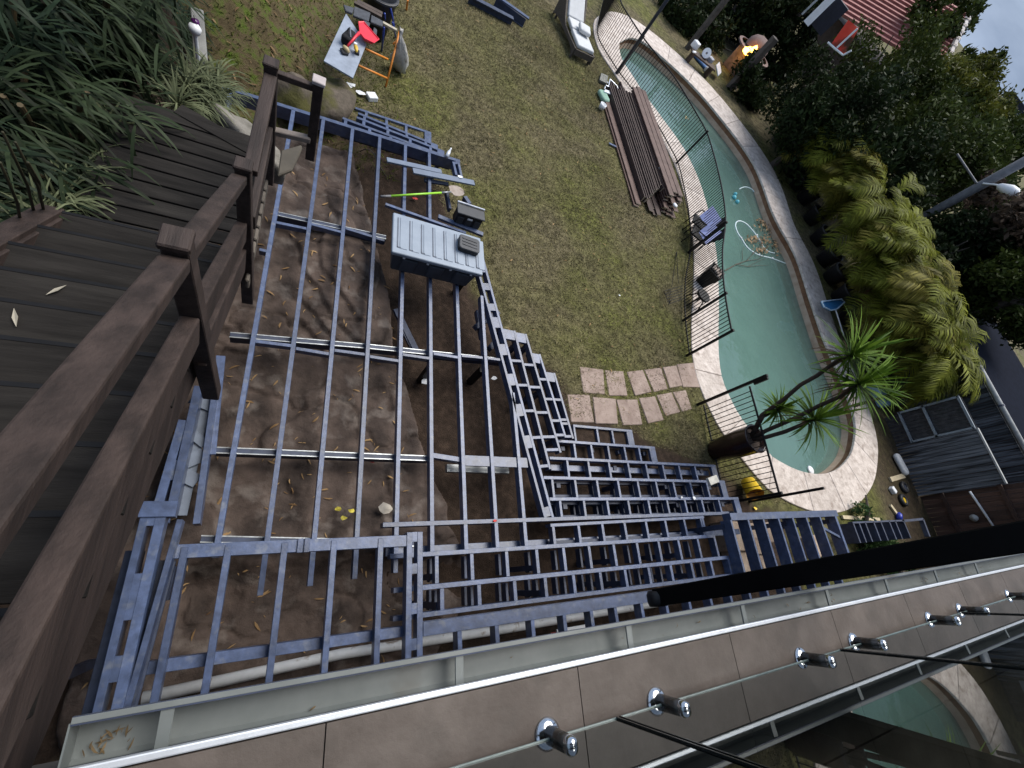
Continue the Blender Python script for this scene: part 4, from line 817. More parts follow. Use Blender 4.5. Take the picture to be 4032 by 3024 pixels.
for f_ in (-.3, 0, .3): q = cc-ey*.105+ex*f_*L_; mb = MB(); mb.box((q.x, q.y, .12), (L_*.2, .02, .18), rz=ang); mb.build('side_panel', greyp, cr_, bevel=.004)
q = cc-ey*.118; mb = MB(); mb.box((q.x, q.y, .22), (.09, .012, .03), rz=ang); mb.build('handle', white, cr_)
# shovel
sv = thing('shovel', 'round mouth shovel with lime green handle lying across the joists', 'shovel', W(1600, 760, .02)); z = .07
h0, h1, h2, h3 = W(*B3(365, 270), z), W(*B3(510, 265), z), W(*B3(1245, 217), z+.01), W(*B3(1385, 207), z)
lime = mat('lime green fibreglass', (.30, .62, .05), rough=.35, var=.08)
mb = MB(); mb.tube([h0, h1], .019, 10); mb.build('grip', mat('grey rubber', (.16, .16, .17), rough=.7), sv, smooth=True)
mb = MB(); mb.tube([h1, h2], .018, 10); mb.build('handle', lime, sv, smooth=True)
mb = MB(); mb.tube([h2, h3], [.019, .016], 10); mb.build('socket', galv, sv, smooth=True)
bl = []; ax = (h3-h2).normalized(); pr = Vector((-ax.y, ax.x, 0)); Lb = .32
V = []; F = []
for i, (t, w) in enumerate([(0, .04), (.06, .105), (.18, .12), (.45, .12), (.7, .108), (.88, .07), (1.0, .012)]):
    for j, s_ in enumerate((-1, -.5, 0, .5, 1)): V.append(h3+ax*(t*Lb-.02)+pr*(s_*w)+Vector((0, 0, .03*s_*s_-.015*t)))
    if i:
        for j in range(4): k = (i-1)*5+j; F.append((k, k+1, k+6, k+5))
mb = MB(); mb.add(V, F); o = mb.build('blade', mat('muddy blade', (.25, .2, .17), rough=.7, scale=12, col2=(.36, .31, .27), bump=.3), sv, smooth=True); o.modifiers.new('s', 'SOLIDIFY').thickness = .004
# loose steel off-cuts
def loose(a, b_, crop, z, w, h, label, m=None):
    mb = MB(); mb.beam(W(*crop(*a), z), W(*crop(*b_), z), w, h); return tag(mb.build('steel_offcut', m or steel, bevel=.003), label, 'steel bar', 'loose steel pieces')
plate_m = mat('flat slate sheet', (.15, .185, .25), rough=.4, var=.12, scale=8)
loose((435,375),(1605,795), B3, .055, .05, .05, 'thin loose steel bar lying between shovel and storage box')
loose((1205,552),(1855,815), B3, .055, .085, .05, 'wide loose steel bar lying under the black tool crate')
loose((825,835),(1620,1010), B2, .04, .10, .035, 'long loose steel plate on top of the far joists', plate_m)
loose((1205,995),(2095,1175), B2, .08, .12, .035, 'broad loose steel plate overlapping the edge of the deck by the lawn', plate_m)
loose((1370,1130),(1720,1190), B2, -.03, .07, .04, 'short dark steel strip below the broad plate', steeld)
loose((365,600),(505,670), B5, LAWN+.06, .07, .03, 'short steel strip poking out from under the decking boards')
# bottle, rags, papers
bt_ = thing('water_bottle', 'clear plastic water bottle with white cap at the far deck corner', 'bottle', W(*B2(1720, 740), -.1)); b0_ = W(*B2(1690, 800), .03); b1_ = W(*B2(1755, 680), .05)
clr = mat('milky clear plastic', (.5, .54, .6), rough=.15, spec=.8); d = (b1_-b0_)
mb = MB(); mb.tube([b0_, b0_+d*.55, b0_+d*.75, b0_+d*.9], [.035, .035, .02, .014], 12); mb.build('bottle_body', clr, bt_, smooth=True); mb = MB(); mb.tube([b0_+d*.9, b1_], .017, 10); mb.build('cap', white, bt_)
def scrap(x, y, crop, z, s, label, m=None, seed=0, name='paper_scrap', cat='scrap'):
    r = np.random.default_rng(seed); p = W(*crop(x, y), z); V = [(0, 0, .012)]; n = 7
    for i in range(n): a = 6.283*i/n; rr = s*r.uniform(.55, 1.1); V.append((rr*math.cos(a), rr*math.sin(a)*.7, r.uniform(0, .02)))
    mb = MB(); mb.add([Vector(v)+p for v in V], [(0, i+1, (i+1) % n+1) for i in range(n)]); o = mb.build(name, m or white); o.modifiers.new('s', 'SOLIDIFY').thickness = .004; return tag(o, label, cat)
scrap(1890, 1095, B2, .085, .06, 'crumpled white paper on the broad steel plate', seed=1); scrap(630, 1240, B1, LAWN+.15, .12, 'white crumpled rag beside the mossy boulder', seed=2, name='rag', cat='rag')
scrap(690, 1235, B1, LAWN+.16, .09, 'white strip of cloth next to the crumpled rag', seed=3, name='rag', cat='rag'); scrap(810, 1350, B1, LAWN+.06, .10, 'narrow white scrap on the dirt near the far steps', seed=4)
scrap(1800, 255, lambda x, y: G[(1,1)](x, y), LAWN+.03, .04, 'small white scrap in the middle of the lawn', seed=5); scrap(775, 845, A5, -.55, .1, 'white paper under the middle joists', seed=6); scrap(1505, 800, A5, -.75, .07, 'white scrap in the dark under the right joists', seed=7)
scrap(325, 845, A6, -.33, .13, 'pale triangular stone chip on the rock', mat('pale chip', (.42, .38, .32)), 8, 'stone_chip', 'stone chip')
scrap(1335, 995, A7, -.12, .035, 'small white tag on the straight steps, left one', seed=9); scrap(1470, 998, A7, -.12, .05, 'larger white tag on the straight steps', seed=10)
scrap(185, 325, A6, -.3, .035, 'red paint spot on the rock below the joists', mat('red marker', (.6, .06, .05)), 11, 'paint_mark', 'mark'); scrap(1520, 970, A6, .012, .035, 'red paint mark where joist meets deck beam', mat('red marker', (.6, .06, .05)), 12, 'paint_mark', 'mark')
scrap(860, 305, B3, -.7, .06, 'pinkish red mark on the stone under the shovel', mat('red marker', (.6, .06, .05)), 13, 'paint_mark', 'mark')
p = W(*B1(975, 1400), LAWN+.06); mb = MB(); mb.box((p.x, p.y, LAWN+.05), (.2, .17, .1), rz=.5); tag(mb.build('white_tub', white, bevel=.01), 'small white tub on the lawn edge below the orange trestle', 'tub')
pk = W(*A7(1675, 805), .04); mb = MB(); mb.box((pk.x, pk.y, pk.z), (.28, .14, .06), rz=.25); tag(mb.build('paper_packet', mat('pale label paper', (.58, .56, .5), rough=.6, scale=9, var=.15), bevel=.006), 'pale paper packet lying on the end of a step frame', 'packet')
# plane: red and white strip seen under the platform by the gutter
loose((1365,800),(1600,755), G[(1,2)], -.3, .06, .03, 'bright red plastic strip in the dark below the gutter', mat('red plastic', (.65, .06, .03), rough=.4)); loose((1400,775),(1590,742), G[(1,2)], -.22, .05, .03, 'white plastic strip in the dark below the gutter', white)
# ================================================================== WORK TABLE ON TRESTLES (far left of the lawn)
TT = .05; tp = [W(*B1(x, y), TT) for x, y in [(600,190),(275,880),(700,1130),(895,640)]]; far_edge = W(*B1(1000, 240), TT)
wt = thing('work_table', 'grey board work table resting on trestles at the far lawn edge', 'table', (tp[1].x, tp[1].y, LAWN))
tmid = W(*B1(560, 1030), TT); mb = MB(); mb.prism([(p_.x, p_.y) for p_ in tp[:2]]+[(tp[2].x, tp[2].y), (tp[3].x, tp[3].y)], TT-.03, TT); mb.build('table_top', mat('pale blue grey board', (.26, .30, .37), rough=.55, scale=5, var=.18, bump=.05), wt, bevel=.004)
orange = mat('orange trestle paint', (.62, .22, .035), rough=.45, var=.12); blue = mat('blue trestle paint', (.03, .06, .32), rough=.4, var=.15)
def trestle(label, m, bars, loc):
    t = thing('trestle', label, 'trestle', loc)
    for (a, za), (b_, zb), nm in bars: mb = MB(); mb.tube([W(*B1(*a), za), W(*B1(*b_), zb)], .021, 8); mb.build(nm, m, t, smooth=True)
trestle('orange metal trestle with open legs beside the grey table', orange, [(((1385,420),TT-.03),((1175,1260),LAWN+.02),'leg'), (((780,950),TT-.25),((1190,1135),-.5),'crossbar'), (((880,710),TT-.15),((1205,860),-.3),'crossbar'), (((1345,590),-.15),((1280,640),-.2),'crossbar')], W(*B1(1200,900), LAWN))
trestle('blue metal trestle under the slates behind the orange one', blue, [(((1245,120),TT),((1300,380),-.35),'leg'), (((1160,200),TT),((1165,320),-.35),'leg'), (((1150,400),TT-.1),((1115,740),LAWN),'leg'), (((1275,330),TT-.1),((1320,540),LAWN),'leg')], W(*B1(1220,500), LAWN))
mb = MB(); mb.tube([W(*B1(1495,0), LAWN+.3), W(*B1(1475,150), LAWN)], .025, 8); tag(mb.build('trestle', orange), 'orange trestle leg cut off by the top edge of the picture', 'trestle')
slate = mat('dark slate', (.055, .06, .072), rough=.6, scale=10, var=.3, bump=.3)
for i, (q4, l) in enumerate([([(560,60),(720,110),(690,190),(590,150)],'leftmost, rounded'),([(720,90),(955,185),(930,310),(700,220)],'largest, in the middle'),([(965,215),(1140,310),(1130,390),(955,320)],'right of the middle'),([(860,300),(950,340),(930,390),(850,350)],'small, under the dustpan'),([(1000,400),(1050,440),(1040,530),(985,480)],'small, hanging over the right edge')]):
    mb = MB(); pp_ = [W(*B1(x, y), TT+.05) for x, y in q4]; mb.prism([(a.x, a.y) for a in pp_], TT+.002+.004*i, TT+.05+.004*i); tag(mb.build('slate', slate, bevel=.01), 'dark slate slab on the work table, '+l, 'slate', 'slates on the work table')
ep = MB(); ep.beam(W(*B1(1140,320), TT+.02), W(*B1(1340,430), TT+.0), .07, .04); tag(ep.build('timber_batten', mat('pale timber', (.4, .36, .28), rough=.7)), 'pale timber batten bridging table and orange trestle', 'batten')
for a, b_, l in [((720,20),(1120,230),'front'),((760,0),(1130,190),'rear')]:
    mb = MB(); mb.beam(W(*B1(*a), TT+.07), W(*B1(*b_), TT+.07), .09, .05); tag(mb.build('timber_beam', mat('dark timber beam', (.07, .05, .04), rough=.7)), 'dark timber beam beside the black tub, '+l+' one', 'timber beam', 'dark timber beams')
c = W(*B1(1120, -150), TT+.1); t = thing('black_tub', 'large black tub standing behind the work table at the top edge', 'tub', (c.x, c.y, LAWN))
mb = MB(); mb.lathe((c.x, c.y, LAWN), [(.0, .02), (.26, .02), (.34, .8), (.36, .82), (.36, .86), (.32, .86), (.25, .1), (.0, .1)], n=24); mb.build('shell', blackp, t, smooth=True); mb = MB(); mb.lathe((c.x, c.y, LAWN+.80), [(.36, 0), (.375, .02), (.375, .05), (.35, .06)], n=24); mb.build('rim', greyp, t)
# red dustpan
dp = thing('dustpan', 'bright red plastic dustpan lying on the work table', 'dustpan', W(*B1(900, 480), TT+.03)); red = mat('bright red plastic', (.72, .035, .06), rough=.35, var=.08)
z = TT+.09; o4 = [W(*B1(x, y), z) for x, y in [(770,340),(850,335),(1080,600),(1000,655),(860,590),(790,500)]]; cen = sum(o4, Vector())/6
V = []; n = 6
for k, (s_, dz) in enumerate([(1.0, .07), (1.0, .085), (.9, .085), (.8, .01)]): V += [cen+(q-cen)*s_+Vector((0, 0, dz-.04)) for q in o4]
V2 = V+[cen+Vector((0, 0, -.035))]
mb = MB(); mb.add(V2, [(k*n+i, k*n+(i+1) % n, (k+1)*n+(i+1) % n, (k+1)*n+i) for k in range(3) for i in range(n)]+[(3*n+i, 3*n+(i+1) % n, 4*n) for i in range(n)]+[tuple(range(n-1, -1, -1))]); mb.build('pan', red, dp, bevel=.006)
mb = MB(); mb.tube([W(*B1(790,480), z+.03), W(*B1(740,530), z+.05), W(*B1(625,665), z)], [.03, .024, .02], 10); mb.build('handle', red, dp, smooth=True)
# bag, drill, glove
bg_ = thing('tool_bag', 'black cloth tool bag under the red dustpan on the work table', 'bag', W(*B1(640, 590), TT)); p = W(*B1(625, 610), TT)
mb = MB(); mb.prism(roundrect(p.x, p.y, .17, .34, .06, -.35), TT+.002, TT+.16); mb.build('body', mat('black canvas', (.012, .012, .015), rough=.9, bump=.4, bscale=60), bg_, bevel=.04, seg=3); mb = MB(); mb.tube([p+Vector((-.03, .1, .16)), p+Vector((0, .02, .25)), p+Vector((.03, -.1, .16))], .012, 8); mb.build('strap', mat('grey webbing', (.2, .22, .25), rough=.8), bg_)
dr = thing('cordless_drill', 'yellow and black cordless drill on the work table', 'drill', W(*B1(750, 720), TT)); p = W(*B1(745, 700), TT+.1); yel = mat('tool yellow', (.6, .4, .05), rough=.4)
mb = MB(); mb.tube([p+Vector((-.02, .09, 0)), p+Vector((0, 0, 0)), p+Vector((.01, -.06, 0)), p+Vector((.015, -.1, 0))], [.03, .04, .028, .012], 12); mb.build('motor_body', yel, dr, smooth=True); mb = MB(); mb.beam(p, p+Vector((.03, .03, -.1)), .04, .04, up=(1, 0, 0), top=False); mb.build('grip', blackp, dr, bevel=.008); mb = MB(); mb.box((p.x+.03, p.y+.03, TT+.022), (.08, .11, .04)); mb.build('battery', blackp, dr, bevel=.006); mb = MB(); mb.box((p.x-.02, p.y+.07, TT+.13), (.06, .05, .03)); mb.build('label_plate', white, dr, bevel=.006)
d2 = thing('power_tool', 'tan and black power tool in front of the tool bag', 'power tool', W(*B1(610, 720), TT)); p = W(*B1(605, 720), TT+.06); mb = MB(); mb.tube([p+Vector((-.05, .05, 0)), p, p+Vector((.04, -.05, 0))], [.035, .05, .03], 12); mb.build('motor_body', mat('tan tool shell', (.42, .33, .18), rough=.5), d2, smooth=True); mb = MB(); mb.box((p.x-.03, p.y-.03, TT+.025), (.12, .13, .046), rz=.4); mb.build('foot', blackp, d2, bevel=.01)
# white sack on trestle end
sk = MB(); top_ = W(*B1(1395, 440), .1); V = []; F = []; n = 14
prof = [(1395,420,.10,.05),(1390,520,.02,.04),(1400,640,-.12,.09),(1400,760,-.3,.17),(1390,880,-.48,.22),(1370,980,-.66,.2),(1365,1020,-.74,.1)]
rs = np.random.default_rng(4)
for i, (x, y, z, r_) in enumerate(prof):
    q = W(*B1(x, y), z)
    for k in range(n): a = 6.283*k/n; rr = .8*r_*(1+.28*math.sin(3*a+i)+.12*rs.normal()); V.append(q+Vector((rr*math.cos(a), rr*math.sin(a)*.8, .02*rs.normal())))
for i in range(len(prof)-1):
    for k in range(n): F.append((i*n+k, i*n+(k+1) % n, (i+1)*n+(k+1) % n, (i+1)*n+k))
sk.add(V, F+[tuple(range(n))]); o = sk.build('white_sack', mat('dirty white cloth', (.38, .37, .35), rough=.85, scale=8, col2=(.62, .61, .58), bump=.3, patch=((.14, .11, .08), 4, .58, .7)), smooth=True); tag(o, 'dirty white sack hanging from the end of the orange trestle', 'sack')
# ================================================================== LAWN THINGS
for a, b_, z, w, h, l in [((365,-40),(605,150),LAWN+.30,.11,.03,'top flange plate of'),]:
    sbm = thing('steel_channel', 'pair of slate steel channels lying on the lawn at the top edge, right one', 'steel channel', W(*H6(480,120), LAWN), 'steel channels on the lawn')
    mb = MB(); mb.beam(W(*H6(345,-30), LAWN+.26), W(*H6(600,150), LAWN+.26), .13, .03); mb.build('flange', steel, sbm); mb = MB(); q0_, q1_ = W(*H6(330,-20), LAWN+.23), W(*H6(575,160), LAWN+.23); mb.beam(q0_, q1_, .03, .22); mb.build('web', steeld, sbm); mb = MB(); mb.beam(q0_-Vector((0,0,.2)), q1_-Vector((0,0,.2)), .12, .02); mb.build('flange', steeld, sbm)
s2 = thing('steel_channel', 'pair of slate steel channels lying on the lawn at the top edge, left one', 'steel channel', W(*H6(300,90), LAWN), 'steel channels on the lawn'); q0_, q1_ = W(*H6(110,-40), LAWN+.2), W(*H6(470,150), LAWN+.2)
mb = MB(); mb.beam(q0_, q1_, .16, .03); mb.build('flange', steeld, s2); mb = MB(); mb.beam(q0_-Vector((0,0,.03)), q1_-Vector((0,0,.03)), .03, .16); mb.build('web', steeld, s2)
# sun lounger
lz = LAWN+.38; f0 = W(*H6(1070, 415), lz); f1 = W(*H6(925, 50), lz); ax = (f1-f0); ax.z = 0; ax.normalize(); sd_ = Vector((ax.y, -ax.x, 0))
if sd_.x < 0: sd_ = -sd_
lo = thing('sun_lounger', 'wicker sun lounger with thick white cushions near the pool fence', 'sun lounger', (f0.x, f0.y, LAWN)); wick = mat('grey brown wicker', (.085, .07, .06), rough=.7, scale=40, var=.35, bump=.5, bscale=80); cush = mat('white cushion fabric', (.56, .57, .58), rough=.85, scale=4, var=.06, bump=.15, bscale=60)
wd = .36
for s_ in (-1, 1):
    V = []; prof_ = [(-.06, .06, .33), (.06, .14, .33), (.25, .2, .32), (.6, .2, .30), (1.1, .18, .31), (1.35, .18, .42), (1.7, .16, .66), (2.0, .1, .88), (2.12, .0, .92)]
    for t_, zl, zh in prof_:
        for e in (0, .05): c_ = f0+ax*t_+sd_*(s_*(wd+e)); V += [Vector((c_.x, c_.y, LAWN+zl)), Vector((c_.x, c_.y, LAWN+zh))]
    F = []
    for i in range(len(prof_)-1):
        k = i*4; F += [(k, k+4, k+5, k+1), (k+2, k+3, k+7, k+6), (k+1, k+5, k+7, k+3), (k, k+2, k+6, k+4)]
    F += [(0, 1, 3, 2), (len(V)-4, len(V)-2, len(V)-1, len(V)-3)]
    mb = MB(); mb.add(V, F); mb.build('side_frame', wick, lo)
    for t_ in (0.02, 1.9): c_ = f0+ax*t_+sd_*(s_*wd); mb = MB(); mb.box((c_.x, c_.y, LAWN+.08), (.06, .06, .2)); mb.build('leg', wick, lo)
mb = MB(); c_ = f0-ax*.06; mb.beam(c_-sd_*wd+Vector((0,0,-.06)), c_+sd_*wd+Vector((0,0,-.06)), .05, .17); mb.build('end_frame', wick, lo)
mb = MB(); mb.beam(f0-ax*.02+Vector((0,0,.06)), f0+ax*.78+Vector((0,0,.06)), .66, .12); mb.build('seat_cushion', cush, lo, bevel=.04, seg=3)
mb = MB(); mb.beam(f0+ax*.80+Vector((0,0,.08)), f0+ax*1.3+Vector((0,0,.1)), .66, .12); mb.build('seat_cushion', cush, lo, bevel=.04, seg=3)
mb = MB(); mb.beam(f0+ax*1.32+Vector((0,0,.10)), f0+ax*2.1+Vector((0,0,.58)), .64, .12); mb.build('back_cushion', cush, lo, bevel=.04, seg=3)
mb = MB(); mb.beam(f0+ax*.55+sd_*.05+Vector((0,0,.22)), f0+ax*.93+sd_*.12+Vector((0,0,.26)), .42, .13); mb.build('loose_pillow', cush, lo, bevel=.05, seg=3)
# pile of decking boards
n0 = W(*B5(1120, 1500), LAWN+.25); n1 = W(*B4(760, 1320), LAWN+.25); bxa = (n1-n0); bl_ = bxa.length; bxa.normalize(); bpr = Vector((bxa.y, -bxa.x, 0)); brd = mat('dark brown decking', (.07, .038, .03), rough=.6, scale=5, col2=(.12, .072, .06), bump=.15, bscale=40); brd2 = mat('dull brown decking edge', (.05, .032, .028), rough=.7, var=.3); cut_m = mat('fresh cut timber end', (.5, .42, .32), rough=.8)
def board(off, z, w, h, jit, label, m=brd):
    z = LAWN+(z-LAWN)*1.3; h *= 1.3; a = n0+bpr*off+bxa*jit[0]; b_ = n1+bpr*off+bxa*jit[1]; a.z = b_.z = z
    w *= 1.4; off *= 1.4; a = n0+bpr*off+bxa*jit[0]; b_ = n1+bpr*off+bxa*jit[1]; a.z = b_.z = z
    root = thing('decking_board', label, 'board', (a.x, a.y, z-h), 'pile of decking boards by the pool fence')
    mb = MB(); mb.beam(a, b_, w, h); mb.build('plank', m, root, bevel=.004)
    mb = MB(); e = a-bxa*.003; mb.beam(e, e+bxa*.0025, w*.92, h*.85); mb.build('cut_end', cut_m, root)
ORD = ['first','second','third','fourth','fifth','sixth','seventh','eighth','ninth','tenth','eleventh','twelfth']
r = np.random.default_rng(11)
board(-.60, LAWN+.05, .14, .03, (-.15, -.3), 'decking board lying lowest on the lawn side of the pile'); board(-.56, LAWN+.085, .14, .03, (-.1, -.5), 'pale topped decking board on the lawn side of the pile')
for i in range(11): board(-.44+i*.052, LAWN+.20+.012*i+r.uniform(-.01, .02), .03, .14, (r.uniform(-.05, .22)+.05*i, r.uniform(-.3, .2)), 'decking board standing on edge, %s from the lawn side of the pile' % ORD[i], brd2)
for k in range(7):
    for j in range(3): board(.17+j*.15+r.uniform(-.012, .012), LAWN+.07+k*.055, .14, .03, (r.uniform(-.12, .12)+.05*k, r.uniform(-.25, .2)), 'flat decking board on the pool side, layer %s from the ground, %s column' % (ORD[k], ['inner', 'middle', 'outer'][j]))
for k in range(5): board(-.12+r.uniform(-.1, .1), LAWN+.04+k*.012, .13, .011, (r.uniform(-.3, 0), r.uniform(-.1, .1)), 'thin decking offcut under the middle of the pile, %s from the ground' % ORD[k], brd2)
p = n0+bpr*.2+bxa*1.7; p.z = LAWN+.435
sc = thing('trowel', 'black handled tool lying on top of the decking boards', 'hand tool', p); mb = MB(); mb.tube([p+Vector((0, 0, .02)), p-bxa*.26+Vector((0, 0, .02))], [.035, .02], 8); mb.build('handle', blackp, sc); mb = MB(); mb.box(p-bxa*.42+Vector((0, 0, .02)), (.07, .12, .03), rz=.5); mb.build('blade', white, sc)
p = W(*B5(1310, 1515), LAWN+.4); mb = MB(); mb.lathe(p, [(0, 0), (.07, 0), (.075, .05), (.0, .06)], n=14); tag(mb.build('plastic_disc', white, smooth=True), 'white round lid at the near end of the board pile', 'lid')
# silver folding chair lying by the fence
fc = thing('folding_chair', 'silver folding chair fallen over between boards and fence', 'folding chair', W(*B4(560,1280), LAWN))
for a, b_, z in [((500,1240),(710,1340),.22),((480,1290),(650,1370),.05),((560,1150),(540,1240),.3),((500,1240),(480,1290),.2),((660,1250),(690,1330),.25),((560,1150),(660,1250),.3),((520,1190),(560,1270),.1)]: mb = MB(); mb.tube([W(*B4(*a), LAWN+z), W(*B4(*b_), LAWN+z*.8)], .02, 8); mb.build('frame_tube', alu, fc)
mb = MB(); q = [W(*B4(x, y), LAWN+.18) for x, y in [(490,1300),(660,1365),(640,1400),(470,1330)]]; mb.prism([(a.x, a.y) for a in q], LAWN+.15, LAWN+.19); mb.build('seat', alu, fc)
mb = MB(); q = [W(*B4(x, y), LAWN+.05) for x, y in [(420,1080),(520,1120),(500,1230),(400,1180)]]; mb.prism([(a.x, a.y) for a in q], LAWN+.02, LAWN+.1); mb.build('seat_cloth', mat('camouflage cloth', (.05, .05, .04), col2=(.3, .3, .27), scale=14), fc)
p = W(*B4(440, 1440), LAWN); sk2 = thing('green_bag', 'pale green bag lying on the grass beside the boards', 'bag', p); mb = MB(); mb.prism(roundrect(p.x, p.y, .34, .5, .12, .25), LAWN+.02, LAWN+.16); mb.build('bag_body', mat('pale green fabric', (.22, .36, .29), rough=.8, scale=6, var=.2, bump=.3), sk2, bevel=.06, seg=3); mb = MB(); mb.tube([p+Vector((.05, .2, .14)), p+Vector((.1, .3, .12)), p+Vector((.16, .22, .12))], .02, 8); mb.build('strap', mat('green strap', (.16, .27, .22)), sk2)
p = W(*B4(430, 1570), LAWN+.05); mb = MB(); mb.lathe((p.x, p.y, LAWN+.03), [(0, .0), (.09, .0), (.11, .16), (.095, .16), (.08, .02), (0, .02)], n=16); tag(mb.build('paper_cup', white, smooth=True), 'white tub on the grass below the green bag', 'tub')
# chairs behind the fence
lil = mat('lilac towel', (.36, .40, .68), rough=.85, var=.12, scale=5)
for i, (sx_, sy_, tw, l) in enumerate([((770,470)),((760,650))] and [(770, 470, [(840,300),(900,260),(1030,470),(975,520)], 'upper of the two'), (760, 640, [(830,530),(890,490),(1030,650),(940,720)], 'lower of the two')]):
    p = W(*B6(sx_, sy_), LAWN+.42); ch = thing('pool_chair', 'black mesh pool chair with lilac towel behind the fence, '+l, 'chair', (p.x, p.y, LAWN), 'black pool chairs'); a = .9
    R2 = Matrix.Rotation(-.55, 3, 'Z'); Lc = lambda x, y, z: Vector((p.x, p.y, LAWN))+R2 @ Vector((x, y, z))
    mb = MB(); mb.box(Lc(0, 0, .4), (.55, .5, .04), rz=-.55); mb.build('seat', black, ch, bevel=.01)
    mb = MB(); mb.beam(Lc(.24, 0, .42), Lc(.42, 0, .92), .5, .035, up=R2 @ Vector((-1, 0, .3))); mb.build('backrest', black, ch, bevel=.01)
    for x in (-.24, .24):
        for y in (-.22, .22): mb = MB(); mb.tube([Lc(x, y, .4), Lc(x*1.15, y*1.1, 0)], .015, 8); mb.build('leg', black, ch)
    for y in (-.27, .27): mb = MB(); mb.tube([Lc(-.25, y, .4), Lc(-.2, y, .6), Lc(.3, y, .62)], .017, 8); mb.build('armrest', black, ch)
    q = [W(*B6(x, y), LAWN+.75) for x, y in tw]; cz = sum(q, Vector())/4
    mb = MB(); mb.add([v+Vector((0, 0, (.1 if k in (1, 2) else -.22))) for k, v in enumerate(q)], [(0, 1, 2, 3)]); to = mb.build('pool_towel', lil); to.modifiers.new('s', 'SOLIDIFY').thickness = .03; tag(to, 'lilac towel draped over the black pool chair, '+l, 'towel', 'lilac towels')
# charcoal basket / barbecue at the pool edge
p = W(*B6(760, 1340), LAWN); bq = thing('fire_basket', 'black tapered fire basket filled with pale stones by the fence', 'fire basket', p)
mb = MB(); mb.lathe(p, [(.0, .02), (.22, .02), (.30, .55), (.33, .58), (.27, .57), (.2, .08), (0, .08)], n=4, axis=(0, 0, 1)); mb.build('basket', black, bq); r = np.random.default_rng(3)
for i in range(13):
    a = r.uniform(0, 6.28); rr = r.uniform(0, .2); mb = MB(); mb.lathe(p+Vector((rr*math.cos(a), rr*math.sin(a), .52)), [(0, 0), (.04, .01), (.055, .04), (.035, .08), (0, .09)], n=7); mb.build('stone', mat('pale fire stone', (.33, .27, .23), rough=.8), bq, smooth=True)
for s_ in (0, 1.57, 3.14, 4.71): mb = MB(); mb.tube([p+Vector((.18*math.cos(s_), .18*math.sin(s_), .05)), p+Vector((.2*math.cos(s_), .2*math.sin(s_), 0))], .015, 6); mb.build('foot', black, bq)
p = W(*B6(640, 1640), LAWN); st_ = thing('stool', 'black low stool with splayed legs behind the last fence panel', 'stool', p)
mb = MB(); mb.lathe(p+Vector((0, 0, .36)), [(0, 0), (.2, 0), (.21, .03), (.2, .06), (0, .06)], n=18); mb.build('seat', black, st_)
for k in range(4): a = .5+k*1.57; mb = MB(); mb.tube([p+Vector((.1*math.cos(a), .1*math.sin(a), .37)), p+Vector((.26*math.cos(a), .26*math.sin(a), 0))], .018, 6); mb.build('leg', black, st_)
# wire rack on the lawn
rk = thing('wire_rack', 'dark wire rack leaning against the fence from the lawn side', 'rack', W(*B6(400,1500), LAWN))
for i in range(6): y = 1400+i*38; mb = MB(); mb.tube([W(*B6(240+i*12, y+60), LAWN+.10+.05*i), W(*B6(520, y-20), LAWN+.25+.05*i)], .009, 6); mb.build('wire', black, rk)
for a, b_ in [((420,890),(350,1400)),((420,890),(445,1340)),((235,1460),(320,1640)),((330,1430),(320,1640))]: mb = MB(); mb.tube([W(*B6(*a), LAWN+.02), W(*B6(*b_), LAWN+.3)], .009, 6); mb.build('stay', black, rk)
# ================================================================== IN THE POOL
wz = WATER+.015; hosem = mat('pale pool hose', (.66, .78, .8), rough=.4, var=.05)
hs = thing('pool_hose', 'pale floating hose looping on the pool water', 'hose', W(*B6(1450,600), wz))
hp = smooth_open([tuple(W(*q, wz)) for q in [B6(1480,-40),B6(1540,10),B6(1640,150),B6(1730,330),B6(1800,480),B6(1870,640),B6(1880,720)]], 40)
mb = MB(); mb.tube([Vector(p) for p in smooth_open([tuple(W(*q, wz)) for q in [B6(1330,-20),B6(1400,-50),B6(1480,-35),B6(1540,10),B6(1640,150),B6(1730,330)]], 30)], .022, 8); mb.build('hose_run', hosem, hs, smooth=True)
mb = MB(); mb.tube([Vector(p) for p in smooth_open([tuple(W(*q, wz)) for q in [B6(1840,910),B6(1760,890),B6(1690,830),B6(1640,750),B6(1570,640),B6(1450,500),B6(1350,445),B6(1290,460),B6(1275,520),B6(1310,620),B6(1370,710),B6(1440,820),B6(1550,905),B6(1640,945),B6(1800,985),B6(2000,1060)]], 70)], .022, 8); mb.build('hose_run', hosem, hs, smooth=True)
for a in [(1310,450),(1355,690),(1585,650),(1620,930),(1810,985),(1730,325)]: c_ = W(*B6(*a), wz); mb = MB(); mb.lathe(c_, [(0, -.03), (.035, -.02), (.035, .03), (0, .04)], n=10); mb.build('joiner', white, hs, smooth=True)
pc = thing('pool_cleaner', 'turquoise pool cleaner floating at the end of the hose', 'pool cleaner', W(*B6(1275,110), wz)); cy = mat('turquoise plastic', (.10, .42, .50), rough=.35, var=.2)
for a, r_, nm in [((1270,55),.07,'float'),((1255,100),.09,'cleaner_body'),((1300,165),.08,'skirt')]: c_ = W(*B6(*a), wz+.02); mb = MB(); mb.lathe(c_, [(0, -.04), (r_, -.03), (r_*1.05, .02), (r_*.6, .07), (0, .08)], n=14); mb.build(nm, cy, pc, smooth=True)
